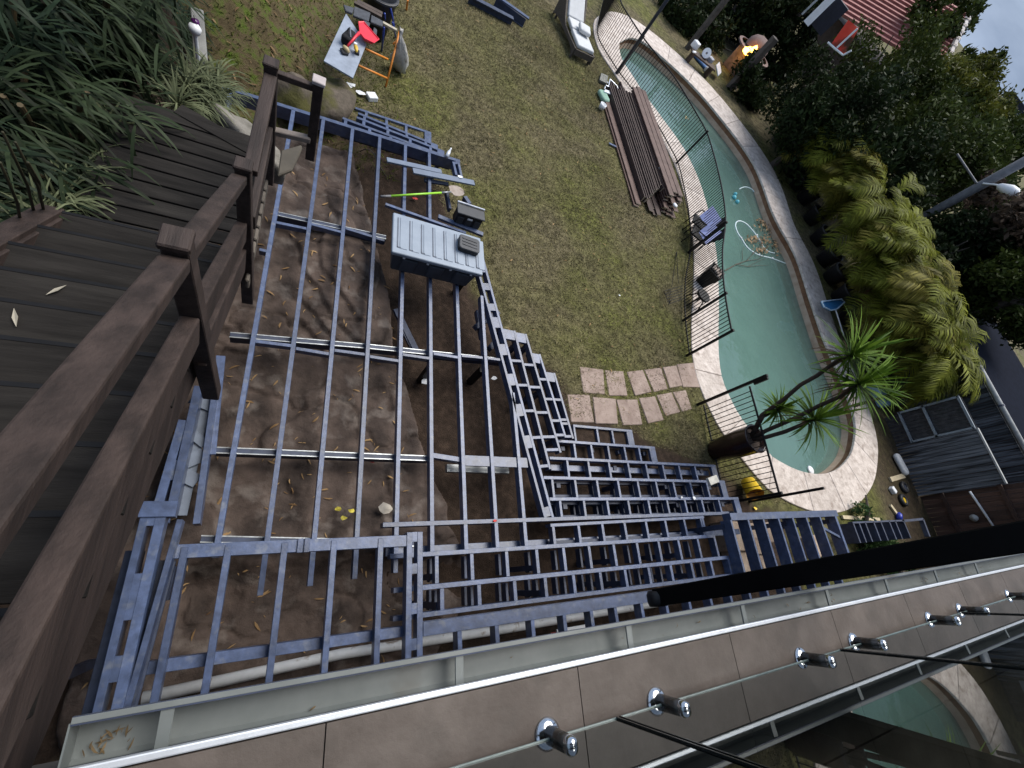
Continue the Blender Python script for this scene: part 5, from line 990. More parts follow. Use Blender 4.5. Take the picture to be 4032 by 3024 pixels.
# fallen branch with brown leaves floating
br = thing('fallen_branch', 'fallen branch with brown leaves floating across the pool', 'branch', W(*B6(1600,900), wz)); bark = mat('wet bark', (.06, .045, .03), rough=.7)
for pts, r_ in [([(1120,1165),(1290,1070),(1440,1020),(1520,930)], .02), ([(1290,1070),(1450,1105),(1600,1090),(1760,1085)], .012), ([(1440,1020),(1600,1000),(1700,940)], .012), ([(1380,1010),(1370,900),(1400,810)], .01), ([(1520,930),(1640,800),(1700,650)], .014), ([(1450,1105),(1650,1010),(1720,990)], .008), ([(1640,800),(1760,780),(1900,720)], .01), ([(1700,650),(1680,540)], .01)]:
    mb = MB(); mb.tube([W(*B6(*q), wz+.03) for q in pts], [r_*(1-.6*i/(len(pts)-1)) for i in range(len(pts))], 6); mb.build('twig', bark, br)
r = np.random.default_rng(17); V = []; F = []
for i in range(330):
    c0 = [(1690,470,110,80),(1780,540,150,120),(1560,720,120,60),(1760,720,170,100),(1650,870,130,60),(1880,800,70,130)][r.integers(6)]; q = W(*B6(r.normal(c0[0], c0[2]*.5), r.normal(c0[1], c0[3]*.5)), wz+r.uniform(.0, .12)); a = r.uniform(0, 6.28); L_ = r.uniform(.04, .09); w = L_*.45; k = len(V)
    dx = Vector((math.cos(a), math.sin(a), r.uniform(-.5, .5)))*L_; dy = Vector((-math.sin(a), math.cos(a), r.uniform(-.5, .5)))*w; V += [q-dx, q-dy, q+dx, q+dy]; F.append((k, k+1, k+2, k+3))
npmesh('leaves', np.array([tuple(v) for v in V]), F, leafmat('brown dead leaves', (.035, .02, .01), (.42, .29, .17), rough=.6, scale=4, trans=.1), br)
p = W(*B8(1357, 1110), wz); mb = MB(); mb.lathe(p+Vector((0,0,-.01)), [(0, 0), (.11, .0), (.125, .02), (.10, .045), (0, .055)], n=20); tag(mb.build('chlorine_float', white, smooth=True), 'white round float at the near end of the pool', 'float')
# skimmer net on the far coping
nt_ = thing('skimmer_net', 'blue pool skimmer net with white pole on the far coping', 'skimmer net', W(*G[(2,1)](1000,300), POOLZ)); z = POOLZ+.35
q = [W(*G[(2,1)](x, y), z) for x, y in [(900,295),(1030,280),(1050,300),(1000,345),(960,352),(915,330)]]
mb = MB(); mb.prism([(a.x, a.y) for a in q], z-.05, z-.03); mb.build('net', mat('blue net', (.02, .13, .30), rough=.7, scale=30, var=.3), nt_); mb = MB(); mb.tube(q+[q[0]], .025, 8); mb.build('rim', mat('pale blue rim', (.45, .58, .7), rough=.4), nt_); mb = MB(); mb.tube([W(*G[(2,1)](990,345), z), W(*G[(2,1)](1045,520), POOLZ+.1)], .022, 8); mb.build('pole', white, nt_)
# yellow bucket
p = W(*B8(605, 1330), LAWN); yb = thing('bucket', 'yellow plastic bucket tipped on its side beside the step ends', 'bucket', p); ax_ = Vector((-.3, -.85, .42)).normalized(); c0 = Vector((p.x+.08, p.y+.17, LAWN+.16))
yellow = mat('yellow plastic', (.72, .48, .02), rough=.4, var=.1, scale=5); inn = mat('orange inside plastic', (.5, .22, .01), rough=.5)
mb = MB(); mb.lathe(c0, [(0, .0), (.15, .0), (.175, .36), (.185, .37)], n=28, axis=ax_); mb.build('shell', yellow, yb, smooth=True); mb = MB(); mb.lathe(c0, [(.183, .372), (.168, .36), (.142, .02), (0, .02)], n=28, axis=ax_); mb.build('inside', inn, yb, smooth=True)
e = c0+ax_*.36+Vector((.16, .05, -.06)); mb = MB(); mb.lathe(e, [(.02, -.01), (.035, -.01), (.035, .01), (.02, .01), (.02, -.01)], n=12, axis=(0, 0, 1)); mb.build('handle_lug', yellow, yb)
scrap(755, 1525, B8, LAWN+.03, .06, 'small yellow offcut in front of the bucket', yellow, 15, 'plastic_offcut', 'offcut')

yst = mat('yellow strap', (.5, .42, .05), rough=.6)
for i, (x, y, l) in enumerate([(1330,2005,'left'),(1352,2040,'lower'),(1382,2012,'right')]): scrap(x, y, lambda a, b_: (a, b_), -.36, .045, 'small yellow strap piece on the rock, %s one' % l, yst, 40+i, 'strap_piece', 'strap')
mb = MB(); mb.tube([W(*B2(x, y), z) for x, y, z in [(430,725,-.4),(500,695,-.3),(580,705,-.2),(640,760,-.15),(700,900,-.12),(770,1020,-.3),(845,1165,-.6)]], .009, 7); tag(mb.build('cable', mat('dull cable', (.09, .085, .07), rough=.7), smooth=True), 'thin dull cable hanging between the far joists', 'cable')
pale_leaf = mat('bleached leaf', (.42, .38, .3), rough=.7)
for i, (x, y, z, l) in enumerate([(222,1142,LZ+.175*5.6,'on a stair tread at the left edge'),(440,1700,LZ+.7,'on the middle rail')] and [(222,1142,LZ+.175*4,'on a stair tread at the left edge'),(60,1250,LZ+.175*5,'on a lower stair tread at the left edge'),(250,690,LZ,'on the landing boards')]):
    p = W(x, y, z+.012); mb = MB(); a = .9+i; d = Vector((math.cos(a), math.sin(a), 0))*.05; s_ = Vector((-d.y, d.x, 0))*.22; mb.add([p-d, p+s_, p+d, p-s_+Vector((0, 0, .006))], [(0, 1, 2, 3)]); o = mb.build('fallen_leaf', pale_leaf); o.modifiers.new('s', 'SOLIDIFY').thickness = .002; tag(o, 'single bleached leaf '+l, 'leaf')
# ================================================================== PLANTS
def strap_leaves(base, n, L, w, up, droop, seed, spread=1.0, seg=5):
    """arching strap leaves from one point: returns vertex and face arrays"""
    r = np.random.default_rng(seed); az = r.uniform(0, 2*np.pi, n); el = np.clip(r.normal(up, .3*spread, n), -.25, 1.5); ln = L*r.uniform(.55, 1.1, n); ww = w*r.uniform(.7, 1.15, n)
    t = np.linspace(0, 1, seg+1); d = np.c_[np.cos(az), np.sin(az)]; s = np.c_[-np.sin(az), np.cos(az)]; V = np.empty((n, seg+1, 2, 3))
    prof = np.array([.45, .9, 1.0, .85, .55, .06]) if seg == 5 else np.interp(t, [0, .2, .5, .8, 1], [.5, .95, 1, .7, .05])
    x = np.zeros(n); z = np.zeros(n); pt = 0; ang = el.copy()
    for i, ti in enumerate(t):
        if i: x = x+np.cos(ang)*ln/seg; z = z+np.sin(ang)*ln/seg; ang = ang-droop*ln/L/seg*r.uniform(.6, 1.3, n)
        c = np.c_[d*x[:,None], z]+np.array(base)
        for k, sg in enumerate((-1, 1)): V[:,i,k] = c+np.c_[s*(sg*ww*prof[i]/2)[:,None], np.full(n, -.0)+abs(sg)*ww*prof[i]*.25*sg*0]
    V = V.reshape(-1, 3); m = (seg+1)*2; f = []
    for i in range(seg): f.append([2*i, 2*i+1, 2*i+3, 2*i+2])
    F = (np.array(f)[None]+np.arange(n)[:,None,None]*m).reshape(-1, 4); return V, F
def droop_leaves(base, n, L, w, seed):
    """a spray of narrow leaves hanging out from the bank towards the light"""
    r = np.random.default_rng(seed); az0 = r.normal(.1, .8); V = []; F = []; k = 0
    for i in range(n):
        az = az0+r.normal(0, .55); el = r.normal(-.15, .4); ln = L*r.uniform(.6, 1.15); p = np.array(base)+r.normal(0, .05, 3); s = np.array([-math.sin(az), math.cos(az), 0]); a = el
        for j, pw in enumerate((.3, .95, 1.0, .7, .05)):
            if j: p = p+np.array([math.cos(az)*math.cos(a), math.sin(az)*math.cos(a), math.sin(a)])*ln/4; a -= r.uniform(.15, .4)
            V.append(p-s*w*pw/2); V.append(p+s*w*pw/2)
        for j in range(4): F.append((k+2*j, k+2*j+1, k+2*j+3, k+2*j+2))
        k += 10
    return np.array(V), np.array(F)
def merge(parts):
    V = []; F = []; k = 0
    for v, f in parts: V.append(v); F.append(f+k); k += len(v)
    return np.concatenate(V), np.concatenate(F)
darkleaf = leafmat('dark strap leaf', (.003, .006, .003), (.028, .046, .026), rough=.45, scale=1.3, trans=.12)
midleaf = leafmat('mid green strap leaf', (.004, .008, .003), (.042, .06, .03), rough=.45, scale=1.5, trans=.15)
varleaf = leafmat('variegated leaf', (.014, .022, .009), (.17, .19, .105), rough=.5, scale=5, trans=.15)
dryst = mat('dry stem', (.09, .065, .03), rough=.7)
spots = [(-2.1,6.6,1.5),(-2.6,5.9,1.4),(-2.0,5.5,1.2),(-3.3,6.4,1.6),(-2.5,4.8,1.3),(-3.3,5.2,1.5),(-1.95,4.75,1.0),(-2.3,3.9,1.2),(-3.0,4.2,1.4),(-2.0,3.3,.9),(-2.7,3.3,1.3),(-2.3,2.6,1.1),(-3.0,2.4,1.3),(-2.2,1.9,.9),(-2.8,1.5,1.1),(-3.8,7.2,1.7),(-2.9,7.4,1.6),(-2.2,7.6,1.3),(-3.6,3.4,1.5),(-4.2,5.5,1.6)]
plab = ['top corner of the picture','left of the landing end','nearest the landing end','top left corner, large','middle of the left bank','left edge, upper part','leaning over the landing boards','beside the middle of the landing','left edge, middle','hanging over the lower landing boards','behind the stair top','beside the first stair treads','left edge above the stair','close to the stair treads','left edge beside the stair','far top left, half hidden','top edge, left of the bank','top edge near the white garden light','left edge, densest part','left edge, outermost']
for i, (x, y, L_) in enumerate(spots):
    z = float(terrain(x, y)); t = thing('strap_plant', 'dark green strap leaved plant on the left bank, '+plab[i], 'plant', (x, y, z), 'dark strap leaved plants')
    parts = []
    r = np.random.default_rng(200+i)
    for k in range(9):
        hgt = r.uniform(.3, 1.0)*L_*.9; cx_, cy_ = x+r.normal(0, .3), y+r.normal(0, .3)
        for c_ in range(12):
            f_ = r.uniform(.1, 1.0); parts.append(droop_leaves((x+(cx_-x)*f_+r.normal(0, .22), y+(cy_-y)*f_+r.normal(0, .22), z+hgt*f_+r.normal(0, .08)), 13, r.uniform(.3, .58), .024, 3000+i*900+k*40+c_))
        mb = MB(); mb.tube([(x+r.normal(0, .06), y+r.normal(0, .06), z-.05), (cx_, cy_, z+hgt)], [.03, .018], 7); mb.build('stem', dryst, t)
    V, F = merge(parts); npmesh('foliage', V, F, darkleaf if i % 3 else midleaf, t)
vs_ = [(820,330,1.9),(770,290,1.9),(800,400,1.9),(860,370,1.85),(735,330,1.95),(700,400,2.0),(850,300,1.7),(440,500,2.05),(400,545,2.05),(330,620,2.05),(290,690,2.05),(235,800,2.1),(180,860,2.15),(260,760,2.1),(120,930,2.2)]
for i, (x, y, z) in enumerate(vs_):
    p = W(x, y, z-.12); t = thing('grass_clump', ('variegated grass clump at the far end of the landing, %s one' % ORD[i] if i < 7 else 'variegated grass clump on the left stair edge, %s from the landing end' % ORD[i-7]), 'grass clump', (p.x, p.y, z-.2), 'clumps at the landing end' if i < 7 else 'clumps along the stair edge')
    V, F = strap_leaves((p.x, p.y, z-.18), 70, .42, .017, .75, 1.9, 500+i); npmesh('foliage', V, F, varleaf, t)
    mb = MB(); mb.tube([(p.x, p.y, z-.35), (p.x, p.y, z-.16)], [.05, .03], 8); mb.build('crown', dryst, t)
for i, (a, b_) in enumerate([((10,520),(150,900)),((60,560),(185,880)),((0,640),(90,930)),((110,640),(160,800))]):
    p0 = W(*a, 3.2); p1 = W(*b_, 1.9); mb = MB(); mb.tube([p1, (p0+p1)/2+Vector((.03, 0, .05)), p0], [.009, .008, .006], 8); tag(mb.build('cane', mat('olive cane', (.028, .025, .01), rough=.7), smooth=True), 'upright olive cane in the dark plants at the left edge, %s one' % ORD[i], 'cane', 'olive canes')
p = W(767, 120, 1.3); gl_ = thing('garden_light', 'small white garden light with purple cap on a pale post', 'garden light', (p.x, p.y, .6)); mb = MB(); mb.tube([(p.x, p.y, .3), (p.x, p.y, 1.28)], .022, 10); mb.build('stake', white, gl_); mb = MB(); mb.lathe((p.x, p.y, 1.26), [(0, 0), (.05, .01), (.07, .06), (.05, .1), (0, .11)], n=16); mb.build('head', white, gl_, smooth=True); mb = MB(); mb.lathe((p.x, p.y+.06, 1.32), [(0, 0), (.045, .01), (.04, .06), (0, .07)], n=12); mb.build('cap', mat('purple glass', (.06, .01, .08), rough=.2), gl_, smooth=True)
p0 = W(775, 30, .9); p1 = W(790, 230, .9); mb = MB(); mb.beam(p0, p1, .14, .5); tag(mb.build('edging_board', mat('grey weathered board', (.2, .2, .19), rough=.8, bump=.3), bevel=.01), 'grey weathered edging board beside the garden light', 'board')
# tall leafy clumps added out of view to shade the left side
for i, (x, y, h) in enumerate([(-4.6, 1.0, 4.2), (-4.9, 3.0, 4.8), (-4.7, 5.0, 4.6), (-5.2, 7.2, 5.0), (-4.4, -1.2, 4.4)]):
    z = float(terrain(x, y)); t = thing('shade_bamboo', 'tall leafy clump added out of view to shade the left bank, %s one' % ORD[i], 'shade_bamboo', (x, y, z), 'clumps added to shade the left bank'); r = np.random.default_rng(700+i); parts = []
    for k in range(9):
        dx, dy = r.normal(0, .3), r.normal(0, .3); hk = h*r.uniform(.7, 1); top_ = (x+dx*2.2, y+dy*2.2, z+hk); mb = MB(); mb.tube([(x+dx, y+dy, z-.1), (x+dx*1.3, y+dy*1.3, z+hk*.5), top_], [.028, .022, .01], 7); mb.build('shade_culm', dryst, t)
        for f_ in (.35, .5, .65, .8, .95): parts.append(strap_leaves((x+dx*(1+f_), y+dy*(1+f_), z+hk*f_), 40, .6, .03, .2, 2.2, 7000+i*90+k*7+int(f_*100)))
    V, F = merge(parts); npmesh('foliage', V, F, darkleaf, t)  # leaves of the clumps added for shade
# ---- potted yucca
yp = W(*B8(300, 905), LAWN); pz = topz(*B8(775, 735), yp); pr_ = .27
yu = thing('yucca_pot', 'tall dark glazed pot leaning beside the pool fence', 'plant pot', (yp.x, yp.y, LAWN)); ph = min(max(pz-LAWN, .7), 1.05)
glaze = mat('dark maroon glaze', (.012, .006, .007), rough=.22, spec=.6, var=.4, col2=(.03, .012, .012))
mb = MB(); mb.lathe((yp.x, yp.y, LAWN), [(0, .01), (.20, .01), (.24, .1), (.29, ph*.7), (.29, ph*.95), (.31, ph), (.27, ph), (.26, ph-.08), (0, ph-.1)], n=28); mb.build('pot', glaze, yu, smooth=True)
mb = MB(); mb.lathe((yp.x, yp.y, LAWN+ph-.085), [(0, .02), (.26, 0)], n=20); mb.build('soil', mat('potting soil', (.05, .035, .028), rough=.95, bump=.6, col2=(.11, .08, .065)), yu)
yc = thing('yucca', 'yucca with three leaning trunks and spiky green heads in the dark pot', 'yucca', (yp.x, yp.y, LAWN+ph-.1)); D0 = math.hypot(yp.x, yp.y); ybark = mat('brown yucca bark', (.07, .048, .038), rough=.85, bump=.6, bscale=40)
ygreen = leafmat('yucca leaf', (.02, .055, .006), (.15, .25, .03), rough=.6, scale=3, trans=.2); ydry = leafmat('dry yucca leaf', (.06, .04, .025), (.16, .11, .07), rough=.7, scale=3)
trunks = [([(3000,1634),(3090,1569),(3152,1515),(3217,1479),(3290,1425),(3350,1398)], .98, 1.0), ([(3015,1696),(3134,1645),(3224,1598),(3315,1558),(3378,1512)], .98, 1.02), ([(3018,1721),(3090,1700),(3150,1675),(3205,1650)], .9, 1.0), ([(3003,1640),(3035,1625),(3062,1612)], .55, 1.0)]
heads = []; drys = []
for k, (pp, L_, _) in enumerate(trunks):
    pts = [Vector((yp.x, yp.y, LAWN+ph-.15))]+[WD(x, y, D0+.03+.22*i/(len(pp)-1)) for i, (x, y) in enumerate(pp)]
    mb = MB(); mb.tube(pts, [.045]+[.042-.01*i/len(pp) for i in range(len(pp))], 9); mb.build('trunk', ybark, yc, smooth=True)
    c_ = pts[-1]; parts = [strap_leaves(tuple(c_), 62, L_, .055, .55, .5, 800+k, spread=1.6), strap_leaves(tuple(c_+Vector((0,0,-.05))), 24, L_*.9, .038, .0, .8, 820+k, spread=1.3)]
    V, F = merge(parts); npmesh('leaf_head', V, F, ygreen, yc)
    if k < 3: V, F = strap_leaves(tuple(c_+Vector((0,0,-.12))), 22, L_*.7, .03, -.2, 1.6, 840+k); npmesh('dry_skirt', V, F, ydry, yc)
# ---- golden cane palms in black tubs behind the far coping
def palm(base, h, nf, fl, seed, m, root):
    r = np.random.default_rng(seed); parts = []
    for i in range(nf):
        az = r.uniform(0, 6.283); el = r.uniform(.35, 1.35); L_ = fl*r.uniform(.75, 1.1); st0 = np.array(base)+np.array([r.normal(0, .1), r.normal(0, .1), h*r.uniform(.25, .62)])
        ns = 16; pts = []; p = st0.copy(); a = el
        for k in range(ns+1):
            pts.append(p.copy()); p = p+np.array([math.cos(az)*math.cos(a), math.sin(az)*math.cos(a), math.sin(a)])*L_/ns; a -= 2.0/ns*r.uniform(.7, 1.2)
        pts = np.array(pts); side = np.array([-math.sin(az), math.cos(az), 0]); V = []; F = []
        for k in range(4, ns+1):
            t = (k-4)/(ns-4); ll = .5*fl/1.6*math.sin(math.pi*(.12+.83*t))+.06; d = pts[k]-pts[k-1]; d = d/np.linalg.norm(d)
            for sub in (0, .33, .66):
                b0 = pts[k]-d*sub*L_/ns
                for sg in (-1, 1):
                    dirv = side*sg*.85+d*.65+np.array([0, 0, r.uniform(-.15, .25)]); dirv /= np.linalg.norm(dirv); tip = b0+dirv*ll+np.array([0, 0, -.25*ll]); mid = b0+dirv*ll*.5; wv = d*.015*fl/1.3; q = len(V)
                    V += [b0-wv*.4, b0+wv*.4, mid+wv, mid-wv, tip]; F += [(q, q+1, q+2, q+3), (q+3, q+2, q+4, q+4)]
        V = np.array(V); F = np.array(F); parts.append((V, F))
    V, F = merge(parts); tri = F[:,2] == F[:,3]
    V2 = V; quads_ = F[~tri]; tris = F[tri][:,:3]
    # every leaflet tip as a thin quad so that all faces have four corners
    ext = V2[tris[:,2]]+np.array([.004, .0, .0]); k0 = len(V2); V3 = np.r_[V2, ext]; q4 = np.c_[tris[:,0], tris[:,1], np.arange(k0, k0+len(tris)), tris[:,2]]
    npmesh('fronds', V3, np.r_[quads_, q4], m, root)
pg = leafmat('golden cane frond', (.014, .022, .003), (.24, .26, .035), rough=.5, scale=1.1, trans=.3); pg2 = leafmat('yellowed cane frond', (.02, .024, .004), (.27, .24, .045), rough=.55, scale=1.1, trans=.3)
ppx = [(3085,690),(3110,745),(3140,800),(3165,880),(3190,960),(3215,1040),(3240,1110),(3270,1190),(3300,1270),(3335,1350),(3370,1430),(3400,1490)]
pos = ['first from the barbecue end','second from the barbecue end','third from the barbecue end','fourth, beside a black tub','fifth, in front of the leaning pole','sixth, in the middle of the row','seventh, just past the middle','eighth, above the skimmer net','ninth, right of the skimmer net','tenth, behind the yucca','eleventh, behind the yucca heads','last one beside the grey shed']
tubm = blackp
for i, (x, y) in enumerate(ppx):
    b = W(x, y, LAWN); off = Vector((b.x, b.y, 0)).normalized()*.55; bx_, by_ = b.x+off.x, b.y+off.y
    t = thing('palm_tub', 'black plastic tub under the golden cane palms, '+pos[i], 'plant pot', (bx_, by_, LAWN), 'black palm tubs'); mb = MB(); mb.lathe((bx_, by_, LAWN), [(0, .01), (.30, .01), (.37, .52), (.39, .54), (.39, .60), (.34, .60), (.33, .5), (0, .5)], n=20); mb.build('tub', tubm, t, smooth=True); mb = MB(); mb.lathe((bx_, by_, LAWN+.5), [(0, .02), (.33, 0)], n=16); mb.build('soil', MATS['potting soil'], t)
    h_ = 1.4*[1.9,2.1,2.3,2.2,2.4,2.3,2.2,2.4,2.3,2.2,2.0,1.7][i]
    pt_ = thing('cane_palm', 'golden cane palm behind the pool, '+pos[i], 'palm', (bx_, by_, LAWN+.5), 'golden cane palms'); r = np.random.default_rng(900+i)
    for k in range(6):
        a = r.uniform(0, 6.28); mb = MB(); mb.tube([(bx_+.15*math.cos(a), by_+.15*math.sin(a), LAWN+.45), (bx_+.24*math.cos(a), by_+.24*math.sin(a), LAWN+.5+h_*.55)], [.03, .02], 7); mb.build('cane_stem', mat('green yellow cane', (.13, .12, .03), rough=.5), pt_)
    palm((bx_, by_, LAWN+.5), h_, 34, 2.0, 930+i, pg if i % 3 else pg2, pt_)
# ---- trees
def crown(c, rx, rz, n, leaf, seed, lumps=22):
    r = np.random.default_rng(seed); d = r.normal(size=(lumps, 3)); d /= np.linalg.norm(d, axis=1, keepdims=True); d[:,2] *= .9; rad = r.uniform(.45, .88, lumps)
    cc = d*rad[:,None]*np.array([rx, rx, rz]); cs = r.uniform(.24, .42, lumps)*rx; w = r.integers(0, lumps, n)
    g = r.normal(size=(n, 3)); g /= np.linalg.norm(g, axis=1, keepdims=True); g *= (r.uniform(.25, 1.0, n)**.5*cs[w])[:,None]; P_ = cc[w]+g*np.array([1, 1, .8])
    sh = r.uniform(size=n) < .12; P_[sh] *= 1.12
    a = r.normal(size=(n, 3)); a /= np.linalg.norm(a, axis=1, keepdims=True); b_ = np.cross(a, r.normal(size=(n, 3))); b_ /= np.linalg.norm(b_, axis=1, keepdims=True)
    s = leaf*r.uniform(.6, 1.3, n); P_ = P_+np.array(c); V = np.stack([P_-a*s[:,None], P_-b_*(s*.42)[:,None], P_+a*s[:,None], P_+b_*(s*.42)[:,None]], 1).reshape(-1, 3)
    return V, np.arange(n*4).reshape(-1, 4)
def tree(name, label, px_, D, rx, rz, m, seed, n=5200, leaf=.15, group=None, trunk=True, cat='tree'):
    c_ = WD(*px_, D); t = thing(name, label, cat, (c_.x, c_.y, LAWN), group)
    V, F = crown((c_.x, c_.y, c_.z), rx, rz, n, leaf, seed); npmesh('crown', V, F, m, t)
    bk = mat('grey brown bark', (.07, .058, .048), rough=.9, bump=.6, bscale=12); zb = min(LAWN-1.5, c_.z-1); r = np.random.default_rng(seed+5)
    mb = MB(); mb.tube([(c_.x, c_.y, zb), (c_.x+.1, c_.y, (zb+c_.z)/2), (c_.x, c_.y, c_.z)], [.2, .15, .08], 9); mb.build('trunk', bk, t, smooth=True)
    for k in range(5):
        e = c_+Vector((r.normal(0, rx*.45), r.normal(0, rx*.45), r.uniform(-.2, .6)*rz)); s0 = c_+Vector((0, 0, -rz*r.uniform(.2, .7))); mb = MB(); mb.tube([s0, (s0+e)/2+Vector((0, 0, .1)), e], [.07, .045, .02], 6); mb.build('limb', bk, t)
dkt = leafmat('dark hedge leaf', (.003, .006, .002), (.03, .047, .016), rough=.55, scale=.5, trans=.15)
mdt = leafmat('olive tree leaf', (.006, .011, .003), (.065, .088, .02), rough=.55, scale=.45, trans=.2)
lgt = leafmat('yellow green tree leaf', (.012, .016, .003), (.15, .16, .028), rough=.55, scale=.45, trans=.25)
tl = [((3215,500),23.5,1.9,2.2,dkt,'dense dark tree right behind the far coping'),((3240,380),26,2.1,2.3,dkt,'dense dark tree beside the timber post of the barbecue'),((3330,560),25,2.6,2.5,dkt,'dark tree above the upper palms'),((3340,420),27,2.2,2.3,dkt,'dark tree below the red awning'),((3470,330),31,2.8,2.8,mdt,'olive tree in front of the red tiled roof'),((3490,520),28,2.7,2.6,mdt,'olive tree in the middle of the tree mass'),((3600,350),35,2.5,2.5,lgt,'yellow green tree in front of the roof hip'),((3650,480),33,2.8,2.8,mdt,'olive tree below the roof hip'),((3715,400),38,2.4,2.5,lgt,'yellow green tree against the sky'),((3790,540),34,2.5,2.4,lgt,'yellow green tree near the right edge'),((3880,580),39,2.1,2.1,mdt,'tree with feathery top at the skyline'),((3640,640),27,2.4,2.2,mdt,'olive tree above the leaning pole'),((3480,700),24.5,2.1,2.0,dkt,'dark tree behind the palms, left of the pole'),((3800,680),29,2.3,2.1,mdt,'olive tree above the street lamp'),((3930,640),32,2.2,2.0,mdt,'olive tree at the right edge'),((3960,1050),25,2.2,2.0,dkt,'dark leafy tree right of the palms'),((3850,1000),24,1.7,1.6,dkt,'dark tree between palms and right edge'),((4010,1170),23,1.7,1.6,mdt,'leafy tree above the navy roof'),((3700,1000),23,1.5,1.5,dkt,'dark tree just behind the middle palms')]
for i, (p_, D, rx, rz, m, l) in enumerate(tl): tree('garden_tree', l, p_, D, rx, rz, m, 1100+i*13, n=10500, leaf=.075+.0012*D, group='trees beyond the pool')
for i, (p_, D, l) in enumerate([((3700,60),46,'dark distant tree behind the roof ridge'),((3740,60),52,'thin distant tree standing against the sky'),((3810,300),48,'small distant tree on the skyline')]): tree('distant_tree', l, p_, D, 1.9, 2.0, mdt, 1500+i, n=2600, leaf=.2, group='distant trees')
sh_px = [(2700,40),(2800,110),(2780,-30),(2900,20),(2960,110),(3050,60),(3050,250),(3130,150),(2940,330),(3180,20),(3010,-40)]
for i, p_ in enumerate(sh_px):
    b = W(p_[0], p_[1], LAWN+.5); D = math.hypot(b.x, b.y)
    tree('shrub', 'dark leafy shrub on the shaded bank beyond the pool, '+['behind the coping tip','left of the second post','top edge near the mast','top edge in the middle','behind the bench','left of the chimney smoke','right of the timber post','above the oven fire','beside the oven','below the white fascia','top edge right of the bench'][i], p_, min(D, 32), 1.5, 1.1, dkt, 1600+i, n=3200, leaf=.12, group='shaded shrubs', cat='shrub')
tree('dry_bush', 'brown dry bush on the mulch bank at the right edge', (3960,880), 24.5, 1.7, 1.5, leafmat('dry brown leaf', (.02, .015, .011), (.1, .075, .06), rough=.8, scale=.6), 1700, n=4500, leaf=.13, cat='bush')
tree('low_plant', 'glossy green leafy plant below the raised right frame', (3420,2095), W(3420,2095,-.5).xy.length, .75, .35, leafmat('glossy green leaf', (.012, .03, .01), (.07, .13, .05), rough=.35, scale=2), 1710, n=1500, leaf=.07, cat='plant')
tree('low_plant', 'green leafy plant seen between black beam and gutter', (3560,2255), W(3560,2255,-.5).xy.length, .9, .3, MATS['glossy green leaf'], 1712, n=1300, leaf=.07, cat='plant')
for i, (x, y, l) in enumerate([(3590,1440,'right of the yucca heads'),(3500,1560,'above the grey gate'),(3680,1600,'at the corner of the shed')]):
    b = W(x-60, y+15, LAWN+.6); t = thing('small_yucca', 'small spiky yucca '+l, 'yucca', (b.x, b.y, LAWN), 'small yuccas by the shed'); mb = MB(); mb.tube([(b.x, b.y, LAWN), (b.x, b.y, LAWN+1.0)], .05, 8); mb.build('trunk', ybark, t); V, F = strap_leaves((b.x, b.y, LAWN+1.0), 60, .6, .04, .6, .6, 1800+i, spread=1.5); npmesh('leaf_head', V, F, ygreen, t)
# ================================================================== RIGHT HAND SHEDS AND FENCES
FX = W(*H5(520, 520), LAWN).x; gw = mat('weathered grey paling', (.045, .05, .06), rough=.85, scale=6, col2=(.17, .185, .21), bump=.5, bscale=30, patch=((.012, .013, .016), 14, .5, .65), objvar=.5, stretch=(1, 1, .06))
gf = thing('paling_fence', 'weathered grey vertical paling fence beyond the near end of the pool', 'fence', (FX, 1.2, LAWN)); base_ = W(*H5(560, 640), LAWN); FT = topz(*H5(1130, 590), (FX, base_.y)); FT = min(FT, 2.2)
yA, yB = W(*H5(600, 720), LAWN).y, W(*H5(440, 405), LAWN).y
r = np.random.default_rng(21); y = yA
while y < yB:
    w = r.uniform(.09, .115); mb = MB(); mb.box((FX+r.uniform(-.008, .008), y+w/2, (FT+LAWN)/2+r.uniform(-.02, .02)), (.018, w-.014, FT-LAWN)); mb.build('paling', gw, gf); y += w
pale = mat('pale timber capping', (.33, .34, .34), rough=.7, var=.2)
mb = MB(); mb.beam((FX, yA, FT+.03), (FX, yB, FT+.03), .09, .04); mb.build('capping', pale, gf)
gg = thing('shed_gate', 'dark grey timber gate with a framed two pane opening', 'gate', (FX, yB+.9, LAWN)); yC = W(*H5(345, 215), LAWN).y
for k in range(int((yC-yB)/.11)): mb = MB(); mb.box((FX+.05, yB+.055+k*.11, (FT+LAWN)/2), (.018, .1, FT-LAWN)); mb.build('board', mat('dark weathered board', (.02, .02, .023), rough=.85, col2=(.06, .06, .065), scale=7, bump=.4), gg)
gfr = mat('blue grey frame', (.20, .235, .27), rough=.6, var=.2)
for z0, y0_, z1, y1_ in [(LAWN+.45, yB, LAWN+.45, yC), (FT-.05, yB, FT-.05, yC), (LAWN+.45, yB+.03, FT-.05, yB+.03), (LAWN+.45, yC-.03, FT-.05, yC-.03), (LAWN+.45+(FT-LAWN-.5)*.42, yB, LAWN+.45+(FT-LAWN-.5)*.42, yC)]: mb = MB(); mb.beam((FX-.02, y0_, z0), (FX-.02, y1_, z1), .06, .07, up=(-1, 0, 0), top=False); mb.build('frame', gfr, gg)
